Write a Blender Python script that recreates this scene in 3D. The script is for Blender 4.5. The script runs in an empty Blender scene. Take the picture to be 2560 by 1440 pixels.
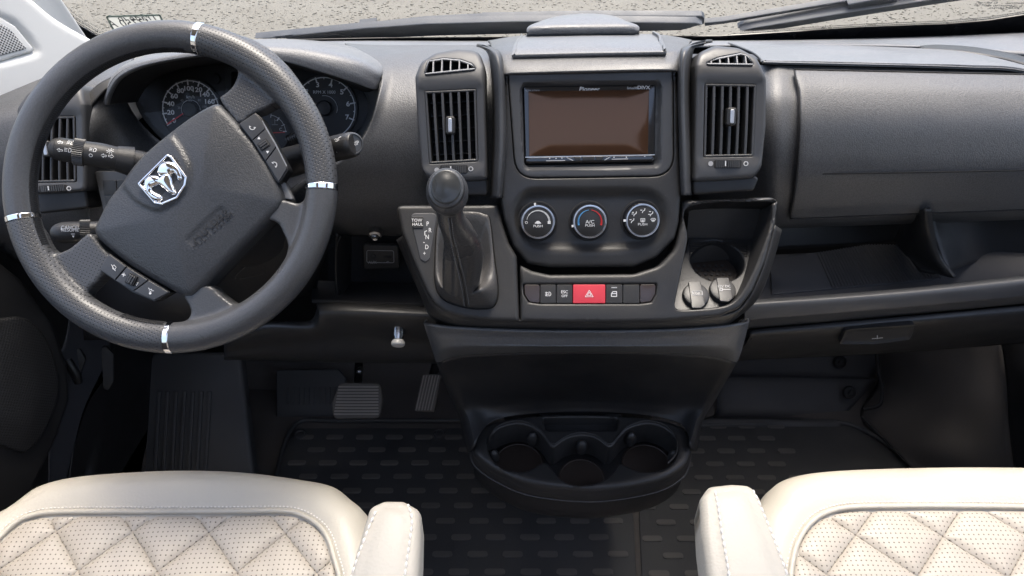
import bpy, bmesh, math, random
import numpy as np
from mathutils import Vector, Matrix
from mathutils.geometry import delaunay_2d_cdt

random.seed(7); RNG = np.random.default_rng(7)
S = bpy.context.scene
COL = S.collection
R = math.radians

# ------------------------------------------------------------------ camera
PITCH, FPX = R(33.0), 1829.0            # looking down; focal length in photo pixels (2560 wide)
CAM = Vector((-0.105, 0.0, 1.36))       # metres above the cab floor, a little left of the van's middle
cam = bpy.data.cameras.new('Camera'); cam_o = bpy.data.objects.new('Camera', cam); COL.objects.link(cam_o)
cam_o.location = CAM; cam_o.rotation_euler = (R(90) - PITCH, 0, 0)
cam.sensor_width = 36.0; cam.lens = FPX / 2560 * 36.0; cam.clip_start = 0.02; cam.clip_end = 500
S.camera = cam_o

# ------------------------------------------------------------------ sky, sun, exposure
W = bpy.data.worlds.new('World'); S.world = W; W.use_nodes = True
nt = W.node_tree
sky = nt.nodes.new('ShaderNodeTexSky'); sky.sky_type = 'NISHITA'; sky.sun_disc = False
SUN_EL, SUN_AZ = R(80), R(20)           # high, ahead of the van and to its right, veiled by thin cloud
sky.sun_elevation = SUN_EL; sky.sun_rotation = SUN_AZ; sky.air_density = 1.0; sky.dust_density = 6.0; sky.ozone_density = 1.0
nt.nodes['Background'].inputs['Strength'].default_value = 0.15
nt.links.new(sky.outputs[0], nt.nodes['Background'].inputs[0])
sun = bpy.data.lights.new('Sun', 'SUN'); sun.energy = 0.8; sun.angle = R(22); sun.color = (1.0, 0.95, 0.88)
sun_o = bpy.data.objects.new('Sun', sun); COL.objects.link(sun_o)
_sd = Vector((math.sin(SUN_AZ) * math.cos(SUN_EL), math.cos(SUN_AZ) * math.cos(SUN_EL), math.sin(SUN_EL)))
sun_o.rotation_euler = _sd.to_track_quat('Z', 'Y').to_euler(); sun_o.location = (0, -5, 8)
S.view_settings.view_transform = 'Standard'; S.view_settings.look = 'None'
S.view_settings.gamma = 1.0; S.view_settings.use_curve_mapping = False
S.view_settings.exposure = 1.9
S.render.engine = 'CYCLES'
S.cycles.use_denoising = True
S.cycles.max_bounces = 10; S.cycles.diffuse_bounces = 5; S.cycles.glossy_bounces = 4; S.cycles.transparent_max_bounces = 12
S.cycles.caustics_reflective = False; S.cycles.caustics_refractive = False
S.cycles.sample_clamp_indirect = 6.0

# ------------------------------------------------------------------ helpers: pixels, frames
SN, CS = math.sin(PITCH), math.cos(PITCH)
def ray(u, v):
    a, b = (u - 1280) / FPX, (720 - v) / FPX
    return Vector((a, CS + b * SN, -SN + b * CS))
def at(u, v, y):
    r = ray(u, v); return CAM + r * ((y - CAM.y) / r.y)
def atz(u, v, z):
    r = ray(u, v); return CAM + r * ((z - CAM.z) / r.z)
class Fr:
    """A working plane: origin O, X to the right, Y up the plane, N out of it."""
    def __init__(s, O, recline=0, yaw=0, roll=0):
        a, w = R(recline), R(yaw)
        X = Vector((math.cos(w), math.sin(w), 0)); N = Vector((math.sin(w) * math.cos(a), -math.cos(w) * math.cos(a), math.sin(a)))
        Y = N.cross(X)
        if roll:
            c, t = math.cos(R(roll)), math.sin(R(roll)); X, Y = X * c + Y * t, Y * c - X * t
        s.O, s.X, s.Y, s.N = Vector(O), X, Y, N
    def px(s, u, v, h=0.0):
        r = ray(u, v); o = s.O + s.N * h
        p = CAM + r * ((o - CAM).dot(s.N) / r.dot(s.N)) - s.O
        return (p.dot(s.X), p.dot(s.Y))
    def w(s, x, y, h=0.0): return s.O + s.X * x + s.Y * y + s.N * h
    def pxs(s, pts, h=0.0): return [s.px(u, v, h) for u, v in pts]
    def W(s, P, H):
        P = np.asarray(P); H = np.asarray(H).reshape(-1, 1)
        return np.array(s.O) + P[:, :1] * np.array(s.X) + P[:, 1:2] * np.array(s.Y) + H * np.array(s.N)
    def mat(s): return Matrix(((s.X.x, s.Y.x, s.N.x, s.O.x), (s.X.y, s.Y.y, s.N.y, s.O.y), (s.X.z, s.Y.z, s.N.z, s.O.z), (0, 0, 0, 1)))

# ------------------------------------------------------------------ helpers: objects
WPOS = {}
def link(o, parent=None):
    COL.objects.link(o)
    if parent is not None:
        o.parent = parent; o.matrix_parent_inverse = Matrix.Translation(-Vector(WPOS.get(parent.name, (0, 0, 0))))
    return o
def thing(name, label, cat, loc, group=None, kind=None):
    o = bpy.data.objects.new(name, None); o.empty_display_size = 0.05; o.location = loc; COL.objects.link(o); WPOS[o.name] = tuple(loc)
    return tag(o, label, cat, group, kind)
def sub(name, loc, parent):
    o = bpy.data.objects.new(name, None); o.empty_display_size = 0.02; o.location = loc; link(o, parent); WPOS[o.name] = tuple(loc); return o
def tag(o, label=None, cat=None, group=None, kind=None):
    if label: o['label'] = label
    if cat: o['category'] = cat
    if group: o['group'] = group
    if kind: o['kind'] = kind
    return o
def mesh_obj(name, V, Fc, mat, parent=None, smooth=40, flip=False, loc=None):
    me = bpy.data.meshes.new(name)
    me.from_pydata([tuple(map(float, p)) for p in V], [], [tuple(int(i) for i in (f[::-1] if flip else f)) for f in Fc])
    me.validate(); me.materials.append(mat)
    if smooth:
        me.shade_smooth(); me.set_sharp_from_angle(angle=R(smooth))
    else: me.shade_flat()
    o = bpy.data.objects.new(name, me)
    if loc is not None: o.location = loc
    return link(o, parent)

# ------------------------------------------------------------------ helpers: outlines
def dense(P, step):
    P = [np.array(p, float) for p in P]; out = []
    for i in range(len(P)):
        a, b = P[i], P[(i + 1) % len(P)]; n = max(1, int(math.ceil(np.linalg.norm(b - a) / step)))
        out += [a + (b - a) * (k / n) for k in range(n)]
    return [tuple(p) for p in out]
def rounded(P, r, n=6):
    """Round the corners of polygon P; r a number or one per corner."""
    m = len(P); rs = r if isinstance(r, (list, tuple)) else [r] * m; out = []
    P = [np.array(p, float) for p in P]
    for i in range(m):
        p, a, b = P[i], P[i - 1], P[(i + 1) % m]
        da, db = a - p, b - p; la, lb = np.linalg.norm(da), np.linalg.norm(db); da /= la; db /= lb
        ang = math.acos(max(-1, min(1, float(da @ db)))); t = min(rs[i] / max(1e-6, math.tan(ang / 2)), la * .49, lb * .49)
        if t < 1e-6 or ang > 3.1: out.append(tuple(p)); continue
        q0, q1 = p + da * t, p + db * t
        for k in range(n + 1):
            s = k / n; out.append(tuple((1 - s) ** 2 * q0 + 2 * s * (1 - s) * p + s * s * q1))
    return out
def cr(p0, p1, p2, p3, t):
    return 0.5 * ((2 * p1) + (-p0 + p2) * t + (2 * p0 - 5 * p1 + 4 * p2 - p3) * t * t + (-p0 + 3 * p1 - 3 * p2 + p3) * t ** 3)
def spline(P, n=6, closed=True):
    P = [np.array(p, float) for p in P]; m = len(P); out = []
    for i in range(m if closed else m - 1):
        g = (lambda k: P[k % m]) if closed else (lambda k: P[max(0, min(m - 1, k))])
        out += [tuple(cr(g(i - 1), g(i), g(i + 1), g(i + 2), k / n)) for k in range(n)]
    if not closed: out.append(tuple(P[-1]))
    return out
def circle(c, r, n=40, ry=None): return [(c[0] + r * math.cos(2 * math.pi * k / n), c[1] + (ry or r) * math.sin(2 * math.pi * k / n)) for k in range(n)]
def area(P):
    P = np.asarray(P); x, y = P[:, 0], P[:, 1]; return 0.5 * float(np.sum(x * np.roll(y, -1) - np.roll(x, -1) * y))
def ccw(P): return list(P) if area(P) > 0 else list(P)[::-1]
def seg_dist(Q, P, closed=True):
    Q = np.asarray(Q, float); A = np.asarray(P, float); B = np.roll(A, -1, 0)
    if not closed: A, B = A[:-1], B[:-1]
    out = np.full(len(Q), 1e9); d = B - A; L2 = np.maximum((d * d).sum(1), 1e-14)
    for s in range(0, len(Q), 2000):
        q = Q[s:s + 2000, None, :] - A[None]
        t = np.clip((q * d[None]).sum(2) / L2, 0, 1)
        out[s:s + 2000] = np.sqrt(((q - t[..., None] * d[None]) ** 2).sum(2).min(1))
    return out
def inside(Q, P):
    Q = np.asarray(Q, float); A = np.asarray(P, float); B = np.roll(A, -1, 0); r = np.zeros(len(Q), bool)
    for a, b in zip(A, B):
        c = (a[1] > Q[:, 1]) != (b[1] > Q[:, 1])
        with np.errstate(divide='ignore', invalid='ignore'):
            xi = (b[0] - a[0]) * (Q[:, 1] - a[1]) / (b[1] - a[1] if b[1] != a[1] else 1e-12) + a[0]
        r ^= c & (Q[:, 0] < xi)
    return r
def ss(x, a=0.0, b=1.0):
    t = np.clip((x - a) / (b - a), 0, 1); return t * t * (3 - 2 * t)
def clip_convex(subj, clip):
    clip = ccw(clip); out = [tuple(p) for p in subj]
    for i in range(len(clip)):
        a, b = clip[i], clip[(i + 1) % len(clip)]; src, out = out, []
        f = lambda p: (b[0] - a[0]) * (p[1] - a[1]) - (b[1] - a[1]) * (p[0] - a[0])
        for k in range(len(src)):
            p, q = src[k - 1], src[k]; fp, fq = f(p), f(q)
            if (fp >= 0) != (fq >= 0):
                t = fp / (fp - fq); out.append((p[0] + (q[0] - p[0]) * t, p[1] + (q[1] - p[1]) * t))
            if fq >= 0: out.append(q)
        if not out: return []
    return out
def inset(P, t):
    P = ccw(P); A = np.asarray(P); d = np.roll(A, -1, 0) - np.roll(A, 1, 0); n = np.stack([-d[:, 1], d[:, 0]], 1); n /= np.maximum(np.linalg.norm(n, axis=1, keepdims=True), 1e-9)
    return A + n * t

# ------------------------------------------------------------------ helpers: solids
def relief(name, fr, outline, mat, parent=None, holes=(), h0=0.0, bevel=0.002, thick=0.01, hole_thick=None, hole_bevel=None, res=None, hfun=None, step=None, smooth=40, back=False, post=None):
    """A moulded panel: the outline filled with a fine skin whose height is h0 + hfun(x,y,d), edges rolled over by bevel, sides going back by thick."""
    outline = ccw(outline); A = np.asarray(outline); size = float(np.max(A.max(0) - A.min(0)))
    step = step or size / 40; outline = dense(outline, step); holes = [dense(ccw(h), step) for h in holes]
    loops = [outline] + holes; pts = []; edges = []; bound = []
    for L in loops:
        s = len(pts); pts += L; edges += [(s + k, s + (k + 1) % len(L)) for k in range(len(L))]; bound.append((s, len(L)))
    allseg = lambda Q: np.minimum.reduce([seg_dist(Q, L) for L in loops])
    def ok(Q):
        m = inside(Q, outline)
        for h in holes: m &= ~inside(Q, h)
        return m
    extra = []
    hb = bevel if hole_bevel is None else hole_bevel
    for li, L in enumerate(loops):
        b = bevel if li == 0 else hb
        if b <= 0: continue
        for t in (0.12, 0.35, 0.65, 1.0):
            Q = inset(L, (1 if li == 0 else -1) * b * t); Q = Q[ok(Q)]
            if len(Q): Q = Q[np.abs(allseg(Q) - b * t) < b * 0.12 + 1e-6]
            if len(Q): extra.append(Q)
    if res:
        x = np.arange(A[:, 0].min(), A[:, 0].max(), res); y = np.arange(A[:, 1].min(), A[:, 1].max(), res * .87)
        G = np.array([(a + (res / 2 if j % 2 else 0), b) for j, b in enumerate(y) for a in x])
        if len(G):
            G = G[ok(G)]
            if len(G): G = G[allseg(G) > max(bevel * 1.1, res * .35)]
            if len(G): extra.append(G)
    P = np.vstack([np.asarray(pts)] + extra)
    res_ = delaunay_2d_cdt([Vector(p) for p in P], edges, [], 0, 1e-7)
    V2 = np.array([(v.x, v.y) for v in res_[0]]); T = np.array([f[:3] for f in res_[2]])
    C = V2[T].mean(1); T = T[ok(C)]
    dO = seg_dist(V2, outline); d = dO.copy()
    for h in holes: d = np.minimum(d, seg_dist(V2, h))
    H = np.full(len(V2), h0, float)
    if hfun is not None: H = H + hfun(V2[:, 0], V2[:, 1], d)
    if bevel > 0:
        q = np.clip(dO / bevel, 0, 1); H -= bevel * (1 - np.sqrt(np.maximum(0, 1 - (1 - q) ** 2)))
    if hb > 0 and holes:
        dh = np.minimum.reduce([seg_dist(V2, h) for h in holes]); q = np.clip(dh / hb, 0, 1); H -= hb * (1 - np.sqrt(np.maximum(0, 1 - (1 - q) ** 2)))
    V = fr.W(V2, H); F = [tuple(t) for t in T]
    # fix winding
    F = [f if ((V2[f[1]] - V2[f[0]])[0] * (V2[f[2]] - V2[f[0]])[1] - (V2[f[1]] - V2[f[0]])[1] * (V2[f[2]] - V2[f[0]])[0]) > 0 else f[::-1] for f in F]
    # skirts
    from collections import defaultdict
    cnt = defaultdict(int); de = {}
    for f in F:
        for k in range(3):
            e = (f[k], f[(k + 1) % 3]); cnt[tuple(sorted(e))] += 1; de[tuple(sorted(e))] = e
    V = list(map(tuple, V)); low = {}
    N = np.array(fr.N)
    for k, c in cnt.items():
        if c != 1: continue
        a, b = de[k]
        for i in (a, b):
            if i not in low:
                on_o = dO[i] < 1e-5
                t = thick if on_o or hole_thick is None else hole_thick
                low[i] = len(V); V.append(tuple(fr.W(V2[i:i + 1], [h0 - t])[0] if t >= 0 else V[i]))
        F.append((b, a, low[a], low[b]))
    if post: V = [tuple(post(Vector(p))) for p in V]
    return mesh_obj(name, V, F, mat, parent, smooth)
def loft(name, rows, mat, parent=None, nu=6, nv=6, thick=0.004, closed=False, smooth=50, face=None):
    """Smooth skin through rows of 3-D points, given real thickness away from the viewer."""
    rows = [[np.array(p, float) for p in r] for r in rows]
    fine = [np.array(spline(r, nu, closed)) for r in rows]
    cols = [spline([f[k] for f in fine], nv, False) for k in range(len(fine[0]))]
    G = np.array(cols).transpose(1, 0, 2); m, n = G.shape[:2]
    F = []
    for i in range(m - 1):
        for j in range(n if closed else n - 1):
            a, b = i * n + j, i * n + (j + 1) % n; F.append((a, b, b + n, a + n))
    V = G.reshape(-1, 3)
    c = V.mean(0); k = len(F) // 2; acc = 0.0
    tgt = np.array(face if face is not None else CAM)
    for f in F[::max(1, len(F) // 60)]:
        p = V[list(f)]; nn = np.cross(p[1] - p[0], p[2] - p[0]) ; acc += float(nn @ (tgt - p.mean(0)))
    if closed:
        acc = 0.0
        for f in F[::max(1, len(F) // 60)]:
            p = V[list(f)]; nn = np.cross(p[1] - p[0], p[2] - p[0]); ringc = G[f[0] // n].mean(0); acc += float(nn @ (p.mean(0) - ringc))
    o = mesh_obj(name, V, F, mat, parent, smooth, flip=acc < 0)
    if thick:
        s = o.modifiers.new('thickness', 'SOLIDIFY'); s.thickness = thick; s.offset = -1
    return o
def box(name, fr, x0, x1, y0, y1, h0, h1, mat, parent=None, bevel=0.001, seg=2):
    V = [fr.w(x, y, h) for h in (h0, h1) for x, y in ((x0, y0), (x1, y0), (x1, y1), (x0, y1))]
    F = [(3, 2, 1, 0), (4, 5, 6, 7), (0, 1, 5, 4), (1, 2, 6, 5), (2, 3, 7, 6), (3, 0, 4, 7)]
    o = mesh_obj(name, V, F, mat, parent, 40)
    if bevel:
        b = o.modifiers.new('edge', 'BEVEL'); b.width = bevel; b.segments = seg; b.limit_method = 'ANGLE'
    return o
def prism(V, F, poly, fr, h0, h1):
    """append an extruded polygon to lists V,F"""
    poly = ccw(poly); s = len(V); n = len(poly)
    V += [fr.w(x, y, h0) for x, y in poly] + [fr.w(x, y, h1) for x, y in poly]
    F += [tuple(range(s + n - 1, s - 1, -1)), tuple(range(s + n, s + 2 * n))] + [(s + k, s + (k + 1) % n, s + n + (k + 1) % n, s + n + k) for k in range(n)]
def tube(V, F, pts, rad, n=10, cap=True, closed=False):
    pts = [Vector(p) for p in pts]; m = len(pts); rads = rad if isinstance(rad, (list, tuple)) else [rad] * m
    s = len(V); up = None
    for i, p in enumerate(pts):
        t = (pts[(i + 1) % m] - pts[i - 1]) if closed else (pts[min(m - 1, i + 1)] - pts[max(0, i - 1)])
        t.normalize()
        if up is None: up = t.orthogonal()
        up = (up - t * up.dot(t)).normalized(); q = t.cross(up)
        V += [p + (up * math.cos(2 * math.pi * k / n) + q * math.sin(2 * math.pi * k / n)) * rads[i] for k in range(n)]
    for i in range(m if closed else m - 1):
        for k in range(n):
            a = s + i * n; b = s + ((i + 1) % m) * n; F.append((a + k, a + (k + 1) % n, b + (k + 1) % n, b + k))
    if cap and not closed:
        F.append(tuple(range(s + n - 1, s - 1, -1))); F.append(tuple(range(s + (m - 1) * n, s + m * n)))
def tube_obj(name, pts, rad, mat, parent=None, n=12, closed=False):
    V, F = [], []; tube(V, F, pts, rad, n, True, closed); return mesh_obj(name, V, F, mat, parent, 50)
def lathe(name, fr, prof, mat, parent=None, n=48, c=(0, 0), smooth=35, ell=1.0):
    """prof: (radius, height) pairs turned about the frame's normal at c"""
    V, F = [], []
    for r, h in prof: V += [fr.w(c[0] + r * math.cos(2 * math.pi * k / n), c[1] + ell * r * math.sin(2 * math.pi * k / n), h) for k in range(n)]
    for i in range(len(prof) - 1):
        for k in range(n): F.append((i * n + k, i * n + (k + 1) % n, (i + 1) * n + (k + 1) % n, (i + 1) * n + k))
    F.append(tuple(range(n - 1, -1, -1))); F.append(tuple(range((len(prof) - 1) * n, len(prof) * n)))
    return mesh_obj(name, V, F, mat, parent, smooth)
def strokes(name, fr, lines, width, mat, parent=None, h=0.0, th=0.0003, fills=()):
    """Printed or inlaid line work: flat ribbons of the given width, plus filled polygons."""
    V, F = [], []
    for L in lines:
        w = width
        if isinstance(L, tuple) and len(L) == 2 and isinstance(L[0], list): L, w = L
        A = [np.array(p, float) for p in L]
        for a, b in zip(A[:-1], A[1:]):
            d = b - a; l = np.linalg.norm(d)
            if l < 1e-7: continue
            d /= l; nn = np.array((-d[1], d[0])) * w / 2; e = d * w * .3
            prism(V, F, [tuple(a - e - nn), tuple(b + e - nn), tuple(b + e + nn), tuple(a - e + nn)], fr, h, h + th)
    for P in fills: prism(V, F, P, fr, h, h + th)
    return mesh_obj(name, V, F, mat, parent, 0)
def arc(c, r, a0, a1, n=16): return [(c[0] + r * math.cos(R(a0 + (a1 - a0) * k / n)), c[1] + r * math.sin(R(a0 + (a1 - a0) * k / n))) for k in range(n + 1)]
def text(s, fr, c, size, mat, parent=None, h=0.0, rot=0.0, name='lettering', extrude=0.00015, mirror=False, bold=0.0, sx=1.0, shear=0.0):
    cu = bpy.data.curves.new('txt', 'FONT'); cu.body = s; cu.size = size; cu.align_x = 'CENTER'; cu.align_y = 'CENTER'; cu.extrude = extrude; cu.offset = bold; cu.resolution_u = 3; cu.shear = shear
    t = bpy.data.objects.new('txt', cu); COL.objects.link(t)
    dg = bpy.context.evaluated_depsgraph_get(); me = bpy.data.meshes.new_from_object(t.evaluated_get(dg))
    bpy.data.objects.remove(t); bpy.data.curves.remove(cu)
    M = Matrix.Translation(fr.w(c[0], c[1], h)) @ fr.mat().to_3x3().to_4x4() @ Matrix.Rotation(R(rot), 4, 'Z') @ Matrix.Diagonal((-sx if mirror else sx, 1, 1, 1))
    me.transform(M); me.materials.clear(); me.materials.append(mat); me.name = name
    return link(bpy.data.objects.new(name, me), parent)
def remeshed(name, V, F, voxel, it, mat, parent):
    me = bpy.data.meshes.new(name); me.from_pydata([tuple(p) for p in V], [], F); o = bpy.data.objects.new(name, me); COL.objects.link(o)
    m = o.modifiers.new('r', 'REMESH'); m.mode = 'VOXEL'; m.voxel_size = voxel
    s = o.modifiers.new('s', 'SMOOTH'); s.factor = 0.5; s.iterations = it
    dg = bpy.context.evaluated_depsgraph_get(); me2 = bpy.data.meshes.new_from_object(o.evaluated_get(dg)); bpy.data.objects.remove(o)
    me2.materials.clear(); me2.materials.append(mat); me2.shade_smooth(); me2.name = name
    return link(bpy.data.objects.new(name, me2), parent)
def beads(name, pts, size, mat, parent, lift=Vector((0, 0, 0)), gap=0.35):
    """A sewn seam: short thread lengths one after another along pts (3-D)."""
    pts = [Vector(p) for p in pts]; V, F = [], []; L = 0.0; seg = []
    for a, b in zip(pts[:-1], pts[1:]): seg.append((L, a, b)); L += (b - a).length
    def P(s):
        for l, a, b in seg:
            d = (b - a).length
            if s <= l + d: return a + (b - a) * ((s - l) / max(d, 1e-9))
        return pts[-1]
    s = 0.0
    while s < L:
        a, b = P(s), P(min(L, s + size * (1 - gap))); mid = (a + b) / 2 + lift * .5
        tube(V, F, [a, a + (mid - a) * .6 + lift * .3, mid, b + (mid - b) * .6 + lift * .3, b], [size * .08, size * .17, size * .19, size * .17, size * .08], 6)
        s += size
    o = mesh_obj(name, V, F, mat, parent, 60); o['kind'] = 'stuff'; return o

# ------------------------------------------------------------------ materials
def new_mat(name):
    m = bpy.data.materials.new(name); m.use_nodes = True; n = m.node_tree; return m, n, n.nodes['Principled BSDF']
def node(n, t, **kw):
    o = n.nodes.new(t)
    for k, v in kw.items():
        if k.startswith('_'): setattr(o, k[1:], v)
        else: o.inputs[k].default_value = v
    return o
def math_n(n, op, a, b=None):
    o = n.nodes.new('ShaderNodeMath'); o.operation = op
    for i, x in enumerate((a, b)):
        if x is None: continue
        if isinstance(x, (int, float)): o.inputs[i].default_value = x
        else: n.links.new(x, o.inputs[i])
    return o.outputs[0]
def plastic(name, col, rough=0.5, grain=0.0, gscale=420, metal=0.0, spec=0.5, coat=0.0, var=0.12, kind='pebble', rvar=0.12, dust=0.0, valley_shade=0.0):
    m, n, b = new_mat(name)
    b.inputs['Base Color'].default_value = (*col, 1); b.inputs['Roughness'].default_value = rough; b.inputs['Metallic'].default_value = metal
    b.inputs['Specular IOR Level'].default_value = spec; b.inputs['Coat Weight'].default_value = coat
    tc = n.nodes.new('ShaderNodeTexCoord'); obj = tc.outputs['Object']
    big = node(n, 'ShaderNodeTexNoise', Scale=9.0, Detail=5.0); n.links.new(obj, big.inputs['Vector'])
    if var:
        mx = n.nodes.new('ShaderNodeMix'); mx.data_type = 'RGBA'; n.links.new(big.outputs[0], mx.inputs[0])
        mx.inputs[6].default_value = (*[c * (1 - var) for c in col], 1); mx.inputs[7].default_value = (*[min(1, c * (1 + var)) for c in col], 1)
        outc = mx.outputs[2]
        if dust:
            dn = node(n, 'ShaderNodeTexNoise', Scale=1400.0, Detail=2.0); n.links.new(obj, dn.inputs['Vector'])
            thr = math_n(n, 'MULTIPLY', math_n(n, 'GREATER_THAN', dn.outputs[0], 0.71), dust)
            m2 = n.nodes.new('ShaderNodeMix'); m2.data_type = 'RGBA'; n.links.new(thr, m2.inputs[0]); n.links.new(outc, m2.inputs[6]); m2.inputs[7].default_value = (.35, .34, .32, 1); outc = m2.outputs[2]
        n.links.new(outc, b.inputs['Base Color'])
    if rvar:
        rr = n.nodes.new('ShaderNodeMapRange'); n.links.new(big.outputs[0], rr.inputs[0]); rr.inputs[1].default_value = .3; rr.inputs[2].default_value = .7; rr.inputs[3].default_value = rough - rvar; rr.inputs[4].default_value = rough + rvar
        n.links.new(rr.outputs[0], b.inputs['Roughness'])
    if grain:
        if kind == 'pebble':
            warp = node(n, 'ShaderNodeTexNoise', Scale=gscale * .5); n.links.new(obj, warp.inputs['Vector'])
            add = n.nodes.new('ShaderNodeVectorMath'); add.operation = 'MULTIPLY_ADD'; n.links.new(warp.outputs[1], add.inputs[0]); add.inputs[1].default_value = (1.2 / gscale,) * 3; n.links.new(obj, add.inputs[2])
            t = node(n, 'ShaderNodeTexVoronoi', Scale=gscale); t.feature = 'SMOOTH_F1'; n.links.new(add.outputs[0], t.inputs['Vector']); hh = math_n(n, 'MULTIPLY', t.outputs['Distance'], -1.0)
        else:
            t = node(n, 'ShaderNodeTexNoise', Scale=gscale, Detail=3.0); n.links.new(obj, t.inputs['Vector']); hh = t.outputs[0]
        bp = node(n, 'ShaderNodeBump', Strength=grain, Distance=0.0008); n.links.new(hh, bp.inputs['Height']); n.links.new(bp.outputs[0], b.inputs['Normal'])
        if valley_shade and b.inputs['Base Color'].links:  # grain valleys darkened in the base colour, standing in for their shade
            mr = n.nodes.new('ShaderNodeMapRange'); n.links.new(t.outputs[0], mr.inputs[0]); mr.inputs[1].default_value = .1; mr.inputs[2].default_value = .6; mr.inputs[3].default_value = 1 + valley_shade; mr.inputs[4].default_value = 1 - valley_shade
            src = b.inputs['Base Color'].links[0].from_socket; sc_ = n.nodes.new('ShaderNodeVectorMath'); sc_.operation = 'SCALE'; n.links.new(src, sc_.inputs[0]); n.links.new(mr.outputs[0], sc_.inputs['Scale']); n.links.new(sc_.outputs[0], b.inputs['Base Color'])
    return m
def perforated(name, col, rough, pitch, hole, fr, rot=0, hcol=(.01, .01, .01), grain=.2, gscale=350, wear=None):
    """Leather punched with a regular field of holes, laid out in the plane of fr."""
    m, n, b = new_mat(name)
    tc = n.nodes.new('ShaderNodeTexCoord')
    def dot(v):
        d = n.nodes.new('ShaderNodeVectorMath'); d.operation = 'DOT_PRODUCT'; n.links.new(tc.outputs['Object'], d.inputs[0]); d.inputs[1].default_value = v; return d.outputs['Value']
    c, s = math.cos(R(rot)), math.sin(R(rot))
    ax, ay = fr.X * c + fr.Y * s, fr.Y * c - fr.X * s
    x, y = dot(ax / pitch), dot(ay / pitch)
    def cell(ox):
        fx = math_n(n, 'SUBTRACT', math_n(n, 'FRACT', math_n(n, 'ADD', x, 100 + ox)), 0.5)
        fy = math_n(n, 'SUBTRACT', math_n(n, 'FRACT', math_n(n, 'ADD', y, 100 + ox)), 0.5)
        return math_n(n, 'SQRT', math_n(n, 'ADD', math_n(n, 'MULTIPLY', fx, fx), math_n(n, 'MULTIPLY', fy, fy)))
    d = math_n(n, 'MINIMUM', cell(0), cell(0.5))
    mr = n.nodes.new('ShaderNodeMapRange'); n.links.new(d, mr.inputs[0]); mr.inputs[1].default_value = hole * .7; mr.inputs[2].default_value = hole * 1.25; mr.inputs[3].default_value = 0; mr.inputs[4].default_value = 1
    mx = n.nodes.new('ShaderNodeMix'); mx.data_type = 'RGBA'; n.links.new(mr.outputs[0], mx.inputs[0]); mx.inputs[6].default_value = (*hcol, 1); mx.inputs[7].default_value = (*col, 1)
    if wear:
        nz = node(n, 'ShaderNodeTexNoise', Scale=14.0, Detail=4.0); n.links.new(tc.outputs['Object'], nz.inputs['Vector'])
        m3 = n.nodes.new('ShaderNodeMix'); m3.data_type = 'RGBA'; n.links.new(math_n(n, 'MULTIPLY', nz.outputs[0], 1.0), m3.inputs[0]); m3.inputs[6].default_value = (*col, 1); m3.inputs[7].default_value = (*wear, 1); n.links.new(m3.outputs[2], mx.inputs[7])
    n.links.new(mx.outputs[2], b.inputs['Base Color']); b.inputs['Roughness'].default_value = rough
    nz2 = node(n, 'ShaderNodeTexVoronoi', Scale=gscale); nz2.feature = 'SMOOTH_F1'; n.links.new(tc.outputs['Object'], nz2.inputs['Vector'])
    hsum = math_n(n, 'SUBTRACT', mr.outputs[0], math_n(n, 'MULTIPLY', nz2.outputs['Distance'], grain))
    bp = node(n, 'ShaderNodeBump', Strength=.5, Distance=0.0007); n.links.new(hsum, bp.inputs['Height']); n.links.new(bp.outputs[0], b.inputs['Normal'])
    return m
M = {}
M['dash'] = plastic('dash_grained', (.076, .0775, .081), .44, grain=.42, gscale=640, dust=.35, valley_shade=.22)
M['dash_top'] = plastic('dash_top_skylit', (.125, .129, .137), .42, grain=.35, gscale=640, valley_shade=.18)  # lighter copy of the dash plastic: skylight on the tops put into its colour
M['satin'] = plastic('satin_plastic', (.021, .0205, .0205), .42, spec=.4, grain=.25, gscale=900, kind='noise', dust=.25)
M['bezel'] = plastic('bezel_plastic', (.047, .048, .051), .42, spec=.42, grain=.12, gscale=1100, kind='noise')
M['black'] = plastic('black_plastic', (.012, .012, .013), .5, grain=.2, gscale=700, kind='noise')
M['void'] = plastic('dark_cavity_plastic', (.008, .008, .009), .75, var=.05)
M['gloss'] = plastic('gloss_black', (.008, .008, .009), .12, var=0, rvar=0, coat=.5)
M['slat'] = plastic('slat_plastic', (.04, .04, .041), .42, rvar=.04)
M['silver'] = plastic('silver_paint', (.42, .43, .45), .32, metal=.6, var=.05)
M['silver_vent'] = plastic('pale_grey_vent', (.17, .175, .185), .5, var=.05)
M['chrome'] = plastic('chrome', (.83, .83, .84), .06, metal=1.0, var=0, rvar=0)
M['print'] = plastic('white_print', (.66, .66, .66), .5, var=0, rvar=0)
M['print_dim'] = plastic('grey_print', (.33, .33, .34), .5, var=0, rvar=0)
M['red'] = plastic('red_button', (.46, .028, .045), .42, var=.04)
M['red_line'] = plastic('red_print', (.62, .03, .03), .45, var=0)
M['blue_line'] = plastic('blue_print', (.10, .33, .62), .45, var=0)
M['lea'] = plastic('black_leather', (.058, .059, .062), .38, grain=.3, gscale=620, valley_shade=.12)
M['boot'] = plastic('boot_leather', (.05, .048, .047), .36, grain=.4, gscale=480, valley_shade=.12)
M['rubber'] = plastic('rubber', (.042, .042, .045), .55, grain=.25, gscale=600, kind='noise', dust=.3)
M['mat'] = plastic('rubber_floor_mat', (.048, .049, .052), .6, grain=.4, gscale=520, kind='noise', dust=.25)
M['pedal'] = plastic('worn_pedal_rubber', (.11, .10, .09), .65, grain=.4, gscale=300, kind='noise', var=.3)
M['pedal_rib'] = plastic('pale_pedal_rib', (.28, .255, .23), .6, grain=.4, gscale=300, kind='noise', var=.3)  # ribs coloured paler than the pedal pad
M['ledge'] = plastic('ledge_plastic', (.017, .017, .018), .5, grain=.3, gscale=700, kind='noise')
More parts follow.
